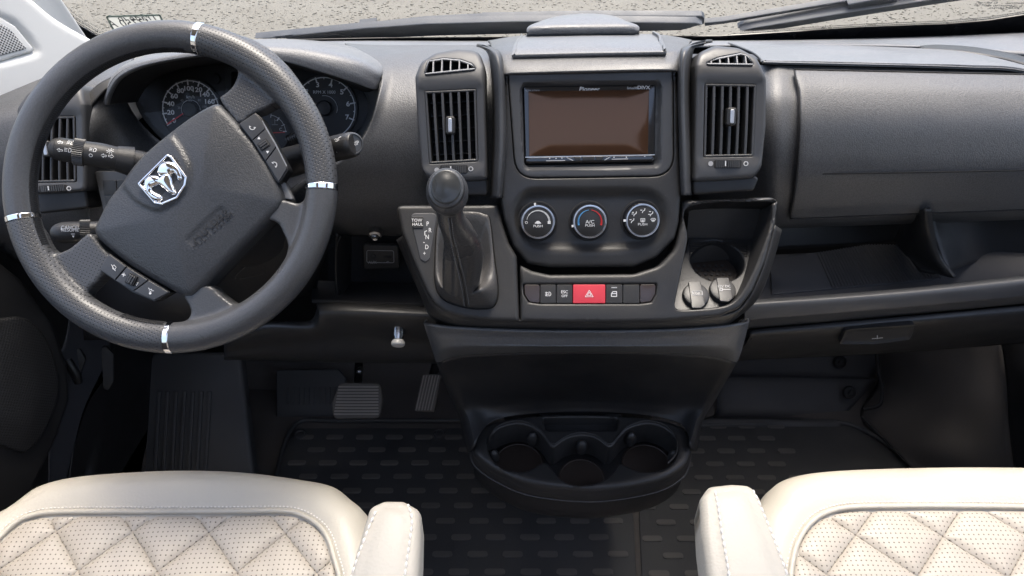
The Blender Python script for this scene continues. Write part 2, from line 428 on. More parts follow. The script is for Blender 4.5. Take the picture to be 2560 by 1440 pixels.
M['gauge_print'] = plastic('gauge_print', (.86, .86, .86), .5, var=0, rvar=0)
M['end_switch'] = plastic('warm_reflection_gloss', (.030, .021, .018), .22, var=.1)  # brown base colour stands in for a warm reflection
M['white_trim'] = plastic('pale_pillar_trim', (.60, .60, .58), .55, grain=.15, gscale=900, kind='noise', var=.03)
M['door_grey'] = plastic('grey_body_paint', (.055, .058, .068), .45, var=.05)
M['carpet'] = plastic('dark_carpet', (.10, .09, .084), .95, grain=1.0, gscale=900, kind='noise', var=.3)
M['fabric_black'] = plastic('black_foam', (.010, .010, .011), .9, grain=.8, gscale=420)
M['thread_g'] = plastic('grey_thread', (.13, .13, .13), .6, var=0)
M['thread'] = plastic('black_thread', (.02, .02, .021), .6, var=0)
M['thread_w'] = plastic('cream_thread', (.74, .70, .64), .6, var=0)
M['seat'] = plastic('cream_leather', (.475, .44, .37), .46, grain=.4, gscale=300, var=.07)
M['liner'] = plastic('headliner', (.50, .48, .45), .9, var=.05)
M['wood'] = plastic('pale_cabinet_wood', (.50, .41, .31), .5, var=.15)
m, n, b = new_mat('grey_card'); M['card'] = m; n.nodes.remove(b)
_d = n.nodes.new('ShaderNodeBsdfDiffuse'); _d.inputs[0].default_value = (.62, .62, .56, 1); _t = n.nodes.new('ShaderNodeBsdfTranslucent'); _t.inputs[0].default_value = (.6, .6, .54, 1); _x = n.nodes.new('ShaderNodeMixShader'); _x.inputs[0].default_value = .45
n.links.new(_d.outputs[0], _x.inputs[1]); n.links.new(_t.outputs[0], _x.inputs[2]); n.links.new(_x.outputs[0], n.nodes['Material Output'].inputs[0])
M['card_edge'] = plastic('green_card_edge', (.17, .22, .19), .5, var=.05)
M['ink'] = plastic('ink', (.06, .06, .065), .6, var=0)
M['label_cream'] = plastic('sticker_cream', (.5, .46, .36), .6, var=.05)
M['label_yellow'] = plastic('sticker_yellow', (.62, .44, .06), .6, var=.05)
M['frit'] = plastic('black_glass_frit', (.004, .004, .005), .25, var=0)
M['wiper'] = plastic('dusty_wiper_rubber', (.046, .054, .067), .5, grain=.3, gscale=220, kind='noise', var=.35, dust=.5)
M['cup_pad'] = plastic('brown_cup_liner', (.030, .022, .018), .5, var=.2)
M['grey_knob'] = plastic('grey_plastic_knob', (.45, .44, .42), .35, var=.05)
M['steel'] = plastic('steel', (.5, .5, .5), .28, metal=1.0, var=.1)

def glass_mat(name, tint=(1, 1, 1), ior=1.45):
    m, n, b = new_mat(name); n.nodes.remove(b); out = n.nodes['Material Output']
    t = n.nodes.new('ShaderNodeBsdfTransparent'); t.inputs[0].default_value = (*tint, 1)
    g = n.nodes.new('ShaderNodeBsdfGlossy'); g.inputs['Roughness'].default_value = 0.02
    f = n.nodes.new('ShaderNodeFresnel'); f.inputs[0].default_value = ior
    mx = n.nodes.new('ShaderNodeMixShader'); n.links.new(f.outputs[0], mx.inputs[0]); n.links.new(t.outputs[0], mx.inputs[1]); n.links.new(g.outputs[0], mx.inputs[2]); n.links.new(mx.outputs[0], out.inputs[0])
    return m
M['glass'] = glass_mat('windscreen_glass', (.96, .98, .97), 1.25)
M['lens'] = glass_mat('gauge_lens', (.95, .95, .96), 1.2)
# switched-off touch screen: dark glass, a warm reflection put into its colour and tint
m, n, b = new_mat('touch_screen'); M['screen'] = m
b.inputs['Base Color'].default_value = (.036, .019, .012, 1); b.inputs['Roughness'].default_value = .16; b.inputs['Specular IOR Level'].default_value = .8
b.inputs['Specular Tint'].default_value = (1, .6, .4, 1)
nz = node(n, 'ShaderNodeTexNoise', Scale=40.0, Detail=6.0); tc = n.nodes.new('ShaderNodeTexCoord'); n.links.new(tc.outputs['Object'], nz.inputs['Vector'])
mr = n.nodes.new('ShaderNodeMapRange'); n.links.new(nz.outputs[0], mr.inputs[0]); mr.inputs[3].default_value = .02; mr.inputs[4].default_value = .11; n.links.new(mr.outputs[0], b.inputs['Roughness'])

# ------------------------------------------------------------------ outside: gravel lot
m, n, b = new_mat('gravel_ground'); M['gravel'] = m
tc = n.nodes.new('ShaderNodeTexCoord')
v1 = node(n, 'ShaderNodeTexVoronoi', Scale=26.0); n.links.new(tc.outputs['Object'], v1.inputs['Vector'])
n1 = node(n, 'ShaderNodeTexNoise', Scale=1.1, Detail=8.0, Roughness=.7); n.links.new(tc.outputs['Object'], n1.inputs['Vector'])
n2 = node(n, 'ShaderNodeTexNoise', Scale=42.0, Detail=4.0); n.links.new(tc.outputs['Object'], n2.inputs['Vector'])
r1 = n.nodes.new('ShaderNodeValToRGB'); n.links.new(n1.outputs[0], r1.inputs[0]); r1.color_ramp.elements[0].position = .3; r1.color_ramp.elements[1].position = .7
r1.color_ramp.elements[0].color = (.102, .095, .078, 1); r1.color_ramp.elements[1].color = (.130, .124, .105, 1)
mx = n.nodes.new('ShaderNodeMix'); mx.data_type = 'RGBA'; mx.blend_type = 'OVERLAY'; mx.inputs[0].default_value = .4; n.links.new(r1.outputs[0], mx.inputs[6]); n.links.new(n2.outputs[0], mx.inputs[7])
n.links.new(mx.outputs[2], b.inputs['Base Color']); b.inputs['Roughness'].default_value = .95
bp = node(n, 'ShaderNodeBump', Strength=.5, Distance=.015); n.links.new(n2.outputs[0], bp.inputs['Height']); n.links.new(bp.outputs[0], b.inputs['Normal'])
m, n, b = new_mat('gravel_stone'); M['stone'] = m
gi = n.nodes.new('ShaderNodeTexCoord'); w = node(n, 'ShaderNodeTexVoronoi', Scale=14.0); n.links.new(gi.outputs['Object'], w.inputs['Vector'])
r1 = n.nodes.new('ShaderNodeValToRGB'); n.links.new(w.outputs['Color'], r1.inputs[0])
for p, c in ((0, (.105, .096, .077)), (.35, (.133, .125, .102)), (.6, (.128, .125, .11)), (1, (.175, .167, .142))):
    e = r1.color_ramp.elements[0] if p == 0 else (r1.color_ramp.elements[1] if p == 1 else r1.color_ramp.elements.new(p)); e.position = p; e.color = (*c, 1)
n.links.new(r1.outputs[0], b.inputs['Base Color']); b.inputs['Roughness'].default_value = .9

GZ = -0.62
g = mesh_obj('ground', [(-150, -150, GZ), (150, -150, GZ), (150, 150, GZ), (-150, 150, GZ)], [(0, 1, 2, 3)], M['gravel'], None, 0)
tag(g, 'pale sandy gravel lot outside the windscreen', None, kind='structure')
# loose stones over the strip of lot the windscreen shows
t = (1 + 5 ** .5) / 2
IV = np.array([(-1, t, 0), (1, t, 0), (-1, -t, 0), (1, -t, 0), (0, -1, t), (0, 1, t), (0, -1, -t), (0, 1, -t), (t, 0, -1), (t, 0, 1), (-t, 0, -1), (-t, 0, 1)]) / 1.9
IF = np.array([(0, 11, 5), (0, 5, 1), (0, 1, 7), (0, 7, 10), (0, 10, 11), (1, 5, 9), (5, 11, 4), (11, 10, 2), (10, 7, 6), (7, 1, 8), (3, 9, 4), (3, 4, 2), (3, 2, 6), (3, 6, 8), (3, 8, 9), (4, 9, 5), (2, 4, 11), (6, 2, 10), (8, 6, 7), (9, 8, 1)])
NS = 34000
yy = 5.2 + 8.5 * RNG.random(NS) ** .9; xx = (RNG.random(NS) - .5) * (yy * 1.75)
sz = .005 + .014 * RNG.random(NS) ** 3.0
sc = np.stack([sz * (.8 + .6 * RNG.random(NS)), sz * (.8 + .6 * RNG.random(NS)), sz * (.28 + .25 * RNG.random(NS))], 1)
an = RNG.random(NS) * 6.28; c_, s_ = np.cos(an), np.sin(an)
jit = IV[None] * (1 + .35 * (RNG.random((NS, 12, 1)) - .5)); P = jit * sc[:, None, :]
Q = np.stack([P[..., 0] * c_[:, None] - P[..., 1] * s_[:, None] + xx[:, None], P[..., 0] * s_[:, None] + P[..., 1] * c_[:, None] + yy[:, None], P[..., 2] + GZ + (sz * .25)[:, None]], 2).reshape(-1, 3)
FF = (IF[None] + (np.arange(NS) * 12)[:, None, None]).reshape(-1, 3)
me = bpy.data.meshes.new('gravel'); me.vertices.add(len(Q)); me.vertices.foreach_set('co', Q.ravel()); me.loops.add(FF.size); me.loops.foreach_set('vertex_index', FF.ravel().astype(np.int32))
me.polygons.add(len(FF)); me.polygons.foreach_set('loop_start', np.arange(0, FF.size, 3, dtype=np.int32)); me.update(); me.validate(); me.materials.append(M['stone'])
gv = bpy.data.objects.new('gravel', me); COL.objects.link(gv); tag(gv, 'loose pale stones scattered over the gravel lot', None, kind='stuff')

# ------------------------------------------------------------------ the van's shell (roof, sides, back) that shades the cab
van = thing('van_body', 'white van body around the cab with pale pillar trim and windscreen opening', 'van', (0, 0.3, 0))
def quad_wall(name, pts, mat, th=.03):
    pts = [(p[0] + (.10 if p[0] > .6 else 0), p[1], p[2]) for p in pts]      # the camera sits off the van's middle: more cab to its right
    o = mesh_obj(name, pts, [tuple(range(len(pts)))], mat, van, 0); s = o.modifiers.new('t', 'SOLIDIFY'); s.thickness = th; s.offset = 0; return o
HW = 0.96
# ceiling with an unseen opening added behind the seats to light the cab
for x0, x1, y0, y1 in ((-HW, HW, -2.6, -1.7), (-HW, HW, -.2, .78), (-HW, -.65, -1.7, -.2), (.65, HW, -1.7, -.2)):
    quad_wall('roof', [(x0, y0, 2.0), (x1, y0, 2.0), (x1, y1, 2.0), (x0, y1, 2.0)], M['liner'])
quad_wall('rear_wall', [(-HW, -2.6, 0), (HW, -2.6, 0), (HW, -2.6, 2.0), (-HW, -2.6, 2.0)], M['wood'])
for sx in (-1, 1):
    x = sx * HW
    quad_wall('door_lower_panel', [(x, -.35, 0), (x, 1.7, 0), (x, 1.7, .86), (x, -.35, .86)], M['black'])
    quad_wall('door_window_header', [(x, -.35, 1.84), (x, .85, 1.84), (x, .78, 2.0), (x, -.35, 2.0)], M['liner'])
    quad_wall('door_pillar', [(x, -.5, 0), (x, -.3, 0), (x, -.3, 2.0), (x, -.5, 2.0)], M['white_trim'])
# living area on the driver's side: a wall, its window opening added for light from behind
for nm, q in (('side_wall_lower', (-2.6, -.5, 0, .95)), ('side_wall_upper', (-2.6, -.5, 1.65, 2.0)), ('side_wall_rear', (-2.6, -1.9, .95, 1.65))):
    quad_wall(nm, [(-HW, q[0], q[2]), (-HW, q[1], q[2]), (-HW, q[1], q[3]), (-HW, q[0], q[3])], M['wood'])
# the sliding side door on the passenger side stands open: header and rear stub only
quad_wall('side_door_header', [(HW, -2.6, 1.85), (HW, -.5, 1.85), (HW, -.5, 2.0), (HW, -2.6, 2.0)], M['liner'])
quad_wall('side_door_stub', [(HW, -2.6, 0), (HW, -1.75, 0), (HW, -1.75, 1.85), (HW, -2.6, 1.85)], M['wood'])
fl = mesh_obj('floor', [(-HW, -2.6, 0), (HW + .1, -2.6, 0), (HW + .1, 1.75, 0), (-HW, 1.75, 0)], [(0, 1, 2, 3)], M['carpet'], None, 0); tag(fl, 'dark cab floor under the rubber mats', None, kind='structure')
quad_wall('firewall', [(-HW, 1.72, 0), (HW, 1.72, 0), (HW, 1.62, .90), (-HW, 1.62, .90)], M['void'])
quad_wall('cowl', [(-HW, 1.44, .935), (HW, 1.44, .935), (HW, 1.64, .90), (-HW, 1.64, .90)], M['black'])  # plate added to stop sunlight leaking behind the dash to the floor

# windscreen plane
WS = Fr(at(1280, 97, 1.50), recline=-36)
ws_out = WS.pxs([(-150, -420), (2760, -420), (2900, 125), (2300, 112), (1280, 112), (200, 112), (-350, 120)], 0)
X0, X1 = -.93, .93
ws_poly = rounded([(X0, -.03), (X1 + .1, -.03), (.94, 1.16), (-.84, 1.16)], .08)
wsc = relief('windscreen', WS, ws_poly, M['glass'], None, bevel=0, thick=.005)
tag(wsc, 'clear windscreen with black painted border above the dashboard', 'windscreen')
# black border along the foot and the left corner
fr_top = [(-200, -700), (40, -100), (118, -5), (178, 52), (240, 88), (330, 112), (480, 108), (640, 101), (960, 95), (1400, 93), (1800, 90), (2160, 68.5), (2363, 61), (2472, 51), (2560, 37), (2680, 5), (2800, -80)]
fr_bot = [(2900, 140), (2300, 135), (1280, 135), (300, 170), (100, 160), (-350, 140), (-420, -700)]
relief('frit_border', WS, [(max(-.935, min(1.035, x)), min(y, 1.15)) for x, y in WS.pxs(fr_top + fr_bot, .002)], M['frit'], wsc, h0=.002, bevel=0, thick=.0015)
# fade-out dots along the border
V, F = [], []
for (a, b), k in zip(zip(fr_top[1:-1], fr_top[2:]), range(99)):
    L = math.dist(a, b); nn = int(L / 4.2)
    for i in range(nn):
        t = i / nn; u, v = a[0] + (b[0] - a[0]) * t, a[1] + (b[1] - a[1]) * t
        if not (-60 < v < 200) or 600 < u < 1850: continue
        dx, dy = (b[1] - a[1]) / L, -(b[0] - a[0]) / L
        for q in range(4 if u < 700 else 2):
            c = WS.px(u + dx * (3 + 4.5 * q) + (2 if q % 2 else 0), v + dy * (3 + 4.5 * q), .002); prism(V, F, circle(c, .0011 * (1 - .18 * q), 6), WS, .0005, .002)
mesh_obj('frit_dots', V, F, M['frit'], wsc, 0)['kind'] = 'stuff'
# maker's marks etched in the glass corner
for i, (u, v, w, s) in enumerate(((2470, 8, 26, 'E1 43R - 00'), (2500, 15, 22, 'LAMINATED AS1'), (2546, 9, 30, 'PILKINGTON'), (2455, 14, 20, 'DOT 287'), (2540, 17, 24, 'M 1062'), (2510, 21, 40, 'SOLAR CONTROL'))):
    text(s, WS, WS.px(u, v, .001), .0062, M['ink'], wsc, h=.0005, mirror=True, sx=1.2)

# price card tucked against the glass
CD = Fr(at(333, 62, 1.40), recline=-20, yaw=4)
pc = thing('price_card', 'grey handwritten trade-in card propped against the glass above the wheel', 'card', at(333, 100, 1.40))
relief('card', CD, rounded(CD.pxs([(266, 42), (399, 38), (440, 130), (315, 135)]), .004), M['card'], pc, bevel=.0003, thick=.0012)
ob = dense(rounded(CD.pxs([(266, 42), (399, 38), (440, 130), (315, 135)], .001), .004), .01); strokes('card_edge', CD, [ob + ob[:1]], .0035, M['card_edge'], pc, h=.0002, th=.0004)
text('Trade in', CD, CD.px(346, 45), .017, M['ink'], pc, h=.0003, mirror=True, sx=1.25, shear=.25, rot=1); text('13750 A', CD, CD.px(327, 58), .021, M['ink'], pc, h=.0003, mirror=True, sx=1.1, shear=.2, rot=2)

# wipers outside the glass
def wiper(name, label, blade, holder, arm, knuckle):
    t = thing(name, label, 'wiper', WS.w(*WS.px(*blade[0]), -.02), 'windscreen wipers')
    for nm, poly, h, th, bv in (('blade', blade, -.012, .016, .004), ('blade_holder', holder, -.028, .014, .004), ('arm', arm, -.03, .012, .003), ('arm_joint', knuckle, -.020, .02, .005)):
        if poly: relief(nm, WS, WS.pxs(poly, h), M['wiper'], t, h0=h, bevel=bv * .6, thick=th)
    return t
wiper('windscreen_wiper', 'long wiper lying almost level along the foot of the windscreen', [(637, 98), (760, 86), (900, 72), (1063, 60), (1300, 54), (1560, 56), (1740, 58), (1756, 64), (1700, 77), (1400, 83), (1100, 90), (960, 96), (800, 99)],
       [(1205, 45), (1480, 40), (1755, 41), (1762, 47), (1760, 62), (1480, 60), (1207, 66)], [(900, 70), (1063, 52), (1241, 43), (1241, 52), (1063, 62), (900, 82)], [(897, 69), (940, 64), (946, 88), (900, 94)])
wiper('windscreen_wiper', 'wiper slanting up across the passenger half of the windscreen', [(1850, 78), (1885, 70), (2117, 32), (2380, -8), (2500, -25), (2500, -12), (2330, 13), (2117, 46), (1960, 72), (1880, 80)],
       [(1845, 72), (1862, 62), (1886, 58), (2117, 14), (2380, -30), (2500, -50), (2500, -32), (2360, -2), (2117, 33), (1886, 68), (1870, 76)], [(1762, 58), (1812, 53), (2124, 1), (2300, -32), (2300, -26), (2124, 7), (1812, 60), (1762, 66)], [(2120, 12), (2240, -10), (2246, 8), (2122, 34)])

# left pillar trim with tweeter
for sx in (-1, 1):
    rows = []
    for t_ in (0, .33, .66, 1):
        x, y, z = .93 - .05 * t_, 1.46 - .66 * t_, .93 + 1.06 * t_
        e_ = .1 if sx > 0 else 0; rows.append([(sx * x + e_, y + .03, z), (sx * (x + .004) + e_, y, z - .01), (sx * (x + .02) + e_, y - .10, z - .05), (sx * (x + .05) + e_, y - .12, z - .06), (sx * (x + .05) + e_, y + .05, z)])
    loft('windscreen_pillar', rows, M['white_trim'], van, nu=4, nv=4, closed=True, thick=0)
PL = Fr(at(150, 120, 1.20), recline=12, yaw=60)
dish = PL.pxs([(-140, 0), (-60, 15), (0, 28), (45, 48), (85, 92), (106, 125), (100, 142), (60, 155), (0, 170), (-140, 205)])
def pil_h(x, y, d):
    Q = np.stack([x, y], 1); k = inside(Q, dish) * np.minimum(seg_dist(Q, dish), .03); return -0.012 * ss(k, 0, .018)
pt = relief('pillar_trim', PL, spline(PL.pxs([(-260, -260), (-60, -140), (30, -50), (88, 0), (150, 50), (240, 101), (330, 150), (420, 220), (300, 330), (0, 330), (-260, 360)]), 5), M['white_trim'], van, bevel=.012, thick=.05, res=.006, hfun=pil_h)
gril = [(-140, 10), (-60, 20), (0, 44), (36, 66), (62, 98), (82, 122), (78, 131), (40, 141), (0, 154), (-140, 195)]
relief('tweeter_frame', PL, rounded(PL.pxs(gril, -.006), .01), M['white_trim'], pt, h0=-.001, bevel=.004, thick=.014)
gi = PL.pxs([(-140, 30), (-60, 38), (-2, 57), (28, 74), (52, 104), (68, 120), (60, 124), (0, 140), (-140, 178)], 0)
mg = perforated('tweeter_mesh', (.5, .5, .49), .5, .0052, .27, PL, hcol=(.03, .03, .03), grain=0)
relief('tweeter_grille', PL, rounded(gi, .006), mg, pt, h0=.0006, bevel=.002, thick=.004)
# ================================================================== dashboard
dash = thing('dashboard', 'dark grained dashboard moulding running the width of the van', 'dashboard', (0, 1.1, .75))
def L(name, rows, mat=None, parent=dash, **k):
    rows = [r + [(3300, r[-1][1], r[-1][2])] if r[-1][0] in (2760, 2860) else r for r in rows]      # run on to the passenger door
    o = loft(name, [[at(*p) for p in r] for r in rows], mat or M['dash'], parent, **k)
    for vv in o.data.vertices: vv.co.x = max(-.944, min(1.042, vv.co.x))                             # the doors close both ends
    return o
# far shelf of the dash under the glass, full width
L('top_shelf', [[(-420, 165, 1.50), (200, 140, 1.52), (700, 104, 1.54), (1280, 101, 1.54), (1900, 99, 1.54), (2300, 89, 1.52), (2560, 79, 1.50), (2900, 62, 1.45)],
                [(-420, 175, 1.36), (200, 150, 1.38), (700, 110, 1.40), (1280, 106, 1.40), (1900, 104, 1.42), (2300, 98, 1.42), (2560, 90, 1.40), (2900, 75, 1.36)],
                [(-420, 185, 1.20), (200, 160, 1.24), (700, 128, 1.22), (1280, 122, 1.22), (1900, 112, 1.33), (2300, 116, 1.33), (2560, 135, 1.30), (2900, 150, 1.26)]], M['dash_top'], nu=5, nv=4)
# passenger top pad: a raised band with a dark groove below it
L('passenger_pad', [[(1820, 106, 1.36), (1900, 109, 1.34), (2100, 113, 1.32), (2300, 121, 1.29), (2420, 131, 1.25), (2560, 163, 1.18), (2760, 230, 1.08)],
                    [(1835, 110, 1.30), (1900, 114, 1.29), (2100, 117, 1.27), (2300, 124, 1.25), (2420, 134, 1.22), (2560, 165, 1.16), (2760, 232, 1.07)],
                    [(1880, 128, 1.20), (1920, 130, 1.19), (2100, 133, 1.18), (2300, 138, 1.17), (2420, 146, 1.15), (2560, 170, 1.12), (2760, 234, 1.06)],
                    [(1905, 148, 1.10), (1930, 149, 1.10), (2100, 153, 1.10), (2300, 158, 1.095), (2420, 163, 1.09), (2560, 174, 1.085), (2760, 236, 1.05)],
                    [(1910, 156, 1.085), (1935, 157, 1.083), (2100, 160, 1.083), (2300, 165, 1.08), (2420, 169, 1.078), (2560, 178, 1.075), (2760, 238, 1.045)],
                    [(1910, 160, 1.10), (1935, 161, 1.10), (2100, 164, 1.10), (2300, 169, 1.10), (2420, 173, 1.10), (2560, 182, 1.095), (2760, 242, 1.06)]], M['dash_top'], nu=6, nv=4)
# edge rail where the pad ends toward the passenger corner
L('pad_trim', [[(2300, 110, 1.36), (2400, 114, 1.34), (2480, 124, 1.31), (2560, 141, 1.27), (2760, 200, 1.15)], [(2300, 122, 1.30), (2400, 129, 1.27), (2480, 141, 1.24), (2560, 160, 1.19), (2760, 226, 1.08)]], M['satin'], nu=5, nv=3)
# passenger fascia behind the glovebox door
ys = lambda v: float(np.interp(v, (158, 200, 260, 340, 430, 500, 545, 562, 590), (1.085, 1.045, 1.01, .988, .982, .992, 1.012, 1.03, 1.10)))
fas = []
for v, dv in ((163, .02), (178, .02), (215, .01), (260, 0), (340, 0), (430, -.004), (500, -.012), (540, -.03), (560, -.034), (566, -.036), (572, -.036)):
    fas.append([(u, v + dv * (u - 1930) * (1 if v > 400 else 1), ys(v) + .012 + max(0, (1930 - u)) * .0006) for u in (1730, 1860, 1930, 1985, 2060, 2250, 2450, 2650, 2860)])
L('passenger_fascia', fas, M['dash'], nu=4, nv=4)
# glovebox (airbag) door: its own panel with a gap all round
gl = []
for v, ul in ((175, 1987), (190, 1989), (230, 1998), (300, 2000), (380, 1996), (434, 1991), (470, 1987), (515, 1980), (535, 1977), (545, 1977)):
    dv = .021 if v < 200 else (.012 if v < 260 else (0 if v < 400 else (-.012 if v < 460 else (-.025 if v < 500 else -.038))))
    gl.append([(u, v + dv * (u - ul) * (.5 if v > 480 and u < 2130 else 1), ys(v) - .002 + (.004 if u == ul else 0)) for u in (ul, ul + 8, ul + 60, 2130, 2280, 2440, 2620, 2860)])
gd = L('glovebox_door', gl, M['dash'], nu=5, nv=5, thick=.012)
L('door_crease_shade', [[(2030, 434, ys(434) - .0005), (2120, 433, ys(433) - .004), (2300, 430, ys(430) - .0042), (2560, 425, ys(425) - .0042), (2800, 420, ys(420) - .004)], [(2030, 436.5, ys(434) - .0005), (2120, 436, ys(433) - .004), (2300, 433, ys(430) - .0042), (2560, 428, ys(425) - .0042), (2800, 423, ys(420) - .004)]], M['void'], gd, thick=.001)  # near-black strip: the crease's shade drawn as a line
tube_obj('door_gap_shade', spline([at(u, v, y) for u, v, y in [(gl[k][0][0] - 1, gl[k][0][1], gl[k][0][2]) for k in range(len(gl))]], 5, False), .0014, M['void'], gd, 6)  # near-black tubes laid along the gap to darken it like shade
for k, dv in ((0, -1.5), (-1, 1.5)): tube_obj('door_gap_shade', spline([at(u, v + dv, y + .001) for u, v, y in gl[k]], 5, False), .0014, M['void'], gd, 6)
# open shelf below the fascia
L('shelf_back', [[(1860, 540, 1.19), (2060, 535, 1.19), (2250, 530, 1.19), (2280, 530, 1.19)], [(1860, 628, 1.17), (2060, 618, 1.17), (2240, 607, 1.17), (2262, 606, 1.17)]], M['satin'])
SZ = .70
sh = [[atz(1870, 640, SZ), atz(2100, 628, SZ), atz(2300, 615, SZ), atz(2460, 605, SZ), atz(2860, 580, SZ)], [atz(1875, 700, SZ), atz(2100, 690, SZ), atz(2300, 675, SZ), atz(2460, 665, SZ), atz(2860, 635, SZ)], [atz(1880, 760, SZ), atz(2100, 745, SZ), atz(2300, 730, SZ), atz(2460, 715, SZ), atz(2860, 680, SZ)]]
so_ = loft('shelf_floor', [r + [r[-1] + Vector((.3, 0, 0))] for r in sh], M['rubber'], dash)
for vv in so_.data.vertices: vv.co.x = min(1.042, vv.co.x)
SF = Fr(Vector((0, 1, SZ + .003)), recline=90)
mp = SF.pxs([(1925, 650), (2170, 612), (2240, 612), (2352, 695), (1930, 735)])
shm = relief('shelf_mat', SF, mp, M['rubber'], dash, bevel=.001, thick=.003)
V, F = [], []
A0, A1 = np.array(SF.px(1925, 650)), np.array(SF.px(2352, 695))
for k in range(90):
    x = -.05 + k * .0055 + A0[0]; q = clip_convex([(x, -1), (x + .0022, -1), (x + .0022 + .25, 1), (x + .25, 1)], mp)
    if len(q) > 2 and abs(area(q)) > 1e-7: prism(V, F, q, SF, -.0005, .0014)
mesh_obj('mat_ribs', V, F, M['rubber'], shm, 0)['kind'] = 'stuff'
# divider post between the two shelf bays, curved bay wall on the right
L('shelf_divider', [[(2262, 528, 1.16), (2300, 526, 1.0), (2330, 524, .99)], [(2250, 570, 1.16), (2302, 575, 1.01), (2336, 575, 1.0)], [(2240, 610, 1.15), (2315, 640, 1.02), (2350, 640, 1.0)], [(2300, 670, 1.03), (2360, 690, .99), (2385, 695, .975)]], M['satin'], thick=.006)
L('shelf_bay_wall', [[(2325, 530, 1.05), (2420, 525, 1.13), (2560, 520, 1.14), (2860, 510, 1.12)], [(2340, 590, 1.04), (2440, 585, 1.13), (2560, 580, 1.14), (2860, 570, 1.12)], [(2370, 680, 1.0), (2460, 650, 1.12), (2560, 640, 1.13), (2860, 620, 1.1)]], M['satin'])
# shelf front rail
L('shelf_rail', [[(1860, 752, .955), (1900, 748, .955), (2100, 734, .957), (2300, 717, .96), (2560, 689, .965), (2860, 655, .955)],
                 [(1860, 756, .938), (1900, 752, .938), (2100, 738, .94), (2300, 721, .943), (2560, 693, .948), (2860, 659, .94)],
                 [(1860, 768, .928), (1900, 763, .928), (2100, 750, .93), (2300, 733, .933), (2560, 706, .938), (2860, 672, .93)],
                 [(1860, 800, .926), (1890, 794, .926), (2100, 777, .928), (2300, 760, .931), (2560, 735, .936), (2860, 703, .928)],
                 [(1850, 808, .930), (1885, 802, .930), (2100, 785, .932), (2300, 768, .935), (2560, 743, .94), (2860, 711, .932)],
                 [(1840, 828, .955), (1880, 822, .955), (2100, 803, .957), (2300, 785, .96), (2560, 760, .965), (2860, 727, .957)]], M['bezel'], nu=5, nv=4)
# lower drawer front with pull recess
ld = L('drawer_front', [[(1870, 828, .952), (1900, 822, .950), (2100, 804, .952), (2300, 787, .955), (2560, 763, .96), (2860, 735, .955)],
                   [(1872, 846, .945), (1900, 838, .943), (2100, 824, .945), (2300, 808, .948), (2560, 786, .953), (2860, 760, .948)],
                   [(1850, 878, .965), (1890, 872, .963), (2100, 860, .965), (2300, 847, .968), (2560, 828, .973), (2860, 808, .968)],
                   [(1820, 905, 1.03), (1870, 900, 1.03), (2100, 890, 1.03), (2300, 878, 1.03), (2560, 858, 1.04), (2860, 840, 1.03)]], M['black'], nu=5, nv=4)
HD = Fr(at(2195, 845, .940), recline=-8)
hp = rounded(HD.pxs([(2112, 826), (2290, 812), (2278, 850), (2190, 862), (2098, 862)]), .006)
relief('pull_recess', HD, hp, M['void'], ld, bevel=.0015, thick=.01, hfun=lambda x, y, d: -.003 * ss(d, .001, .005), res=.004)
strokes('pull_rim', HD, [HD.pxs([(2100, 858), (2116, 826), (2130, 822), (2290, 811)])], .0018, M['satin'], ld, h=.0005, th=.001); strokes('pull_mark', HD, [HD.pxs([(2180, 846), (2206, 844)]), HD.pxs([(2193, 846), (2193, 838)])], .0012, M['print_dim'], ld, h=.0005)

# ---------------- driver side fascia
L('left_fascia', [[(-300, 240, 1.16), (-60, 210, 1.18), (60, 187, 1.20), (160, 162, 1.22), (260, 140, 1.22), (330, 128, 1.22)],
                  [(-300, 262, 1.10), (-60, 230, 1.12), (60, 208, 1.14), (160, 185, 1.16), (260, 165, 1.17), (330, 150, 1.18)],
                  [(-300, 320, 1.03), (-60, 290, 1.04), (60, 262, 1.06), (160, 238, 1.08), (235, 225, 1.09), (290, 215, 1.10)],
                  [(-300, 400, 1.00), (-60, 385, 1.01), (60, 370, 1.02), (160, 350, 1.03), (230, 330, 1.035), (270, 320, 1.05)],
                  [(-300, 480, .995), (-60, 475, 1.0), (60, 465, 1.01), (160, 460, 1.015), (230, 450, 1.02), (270, 440, 1.04)],
                  [(-300, 560, 1.0), (-60, 560, 1.005), (60, 560, 1.01), (160, 560, 1.02), (230, 560, 1.03), (280, 560, 1.05)],
                  [(-300, 640, 1.06), (-60, 650, 1.06), (60, 655, 1.06), (160, 660, 1.07), (230, 660, 1.08), (280, 660, 1.09)]], M['dash'], nu=5, nv=5)
# cluster surround: the sloping walls of the instrument binnacle
L('binnacle_left', [[(205, 262, 1.035), (232, 232, 1.05), (262, 214, 1.06), (300, 190, 1.075)], [(213, 330, 1.0), (252, 300, 1.03), (292, 285, 1.06), (322, 262, 1.10)], [(216, 430, .99), (262, 400, 1.02), (320, 350, 1.05), (362, 318, 1.10)], [(222, 540, .99), (270, 500, 1.01), (360, 430, 1.04), (420, 362, 1.09)], [(240, 640, 1.0), (300, 600, 1.01), (400, 520, 1.03), (520, 380, 1.08)]], M['dash'], nu=6, nv=6)
L('binnacle_edge', [[(190, 300, 1.02), (205, 262, 1.035), (228, 226, 1.05), (262, 200, 1.065), (330, 170, 1.09)], [(200, 320, 1.005), (219, 276, 1.025), (245, 242, 1.04), (276, 214, 1.055), (340, 185, 1.08)]], M['satin'], nu=6, nv=4)
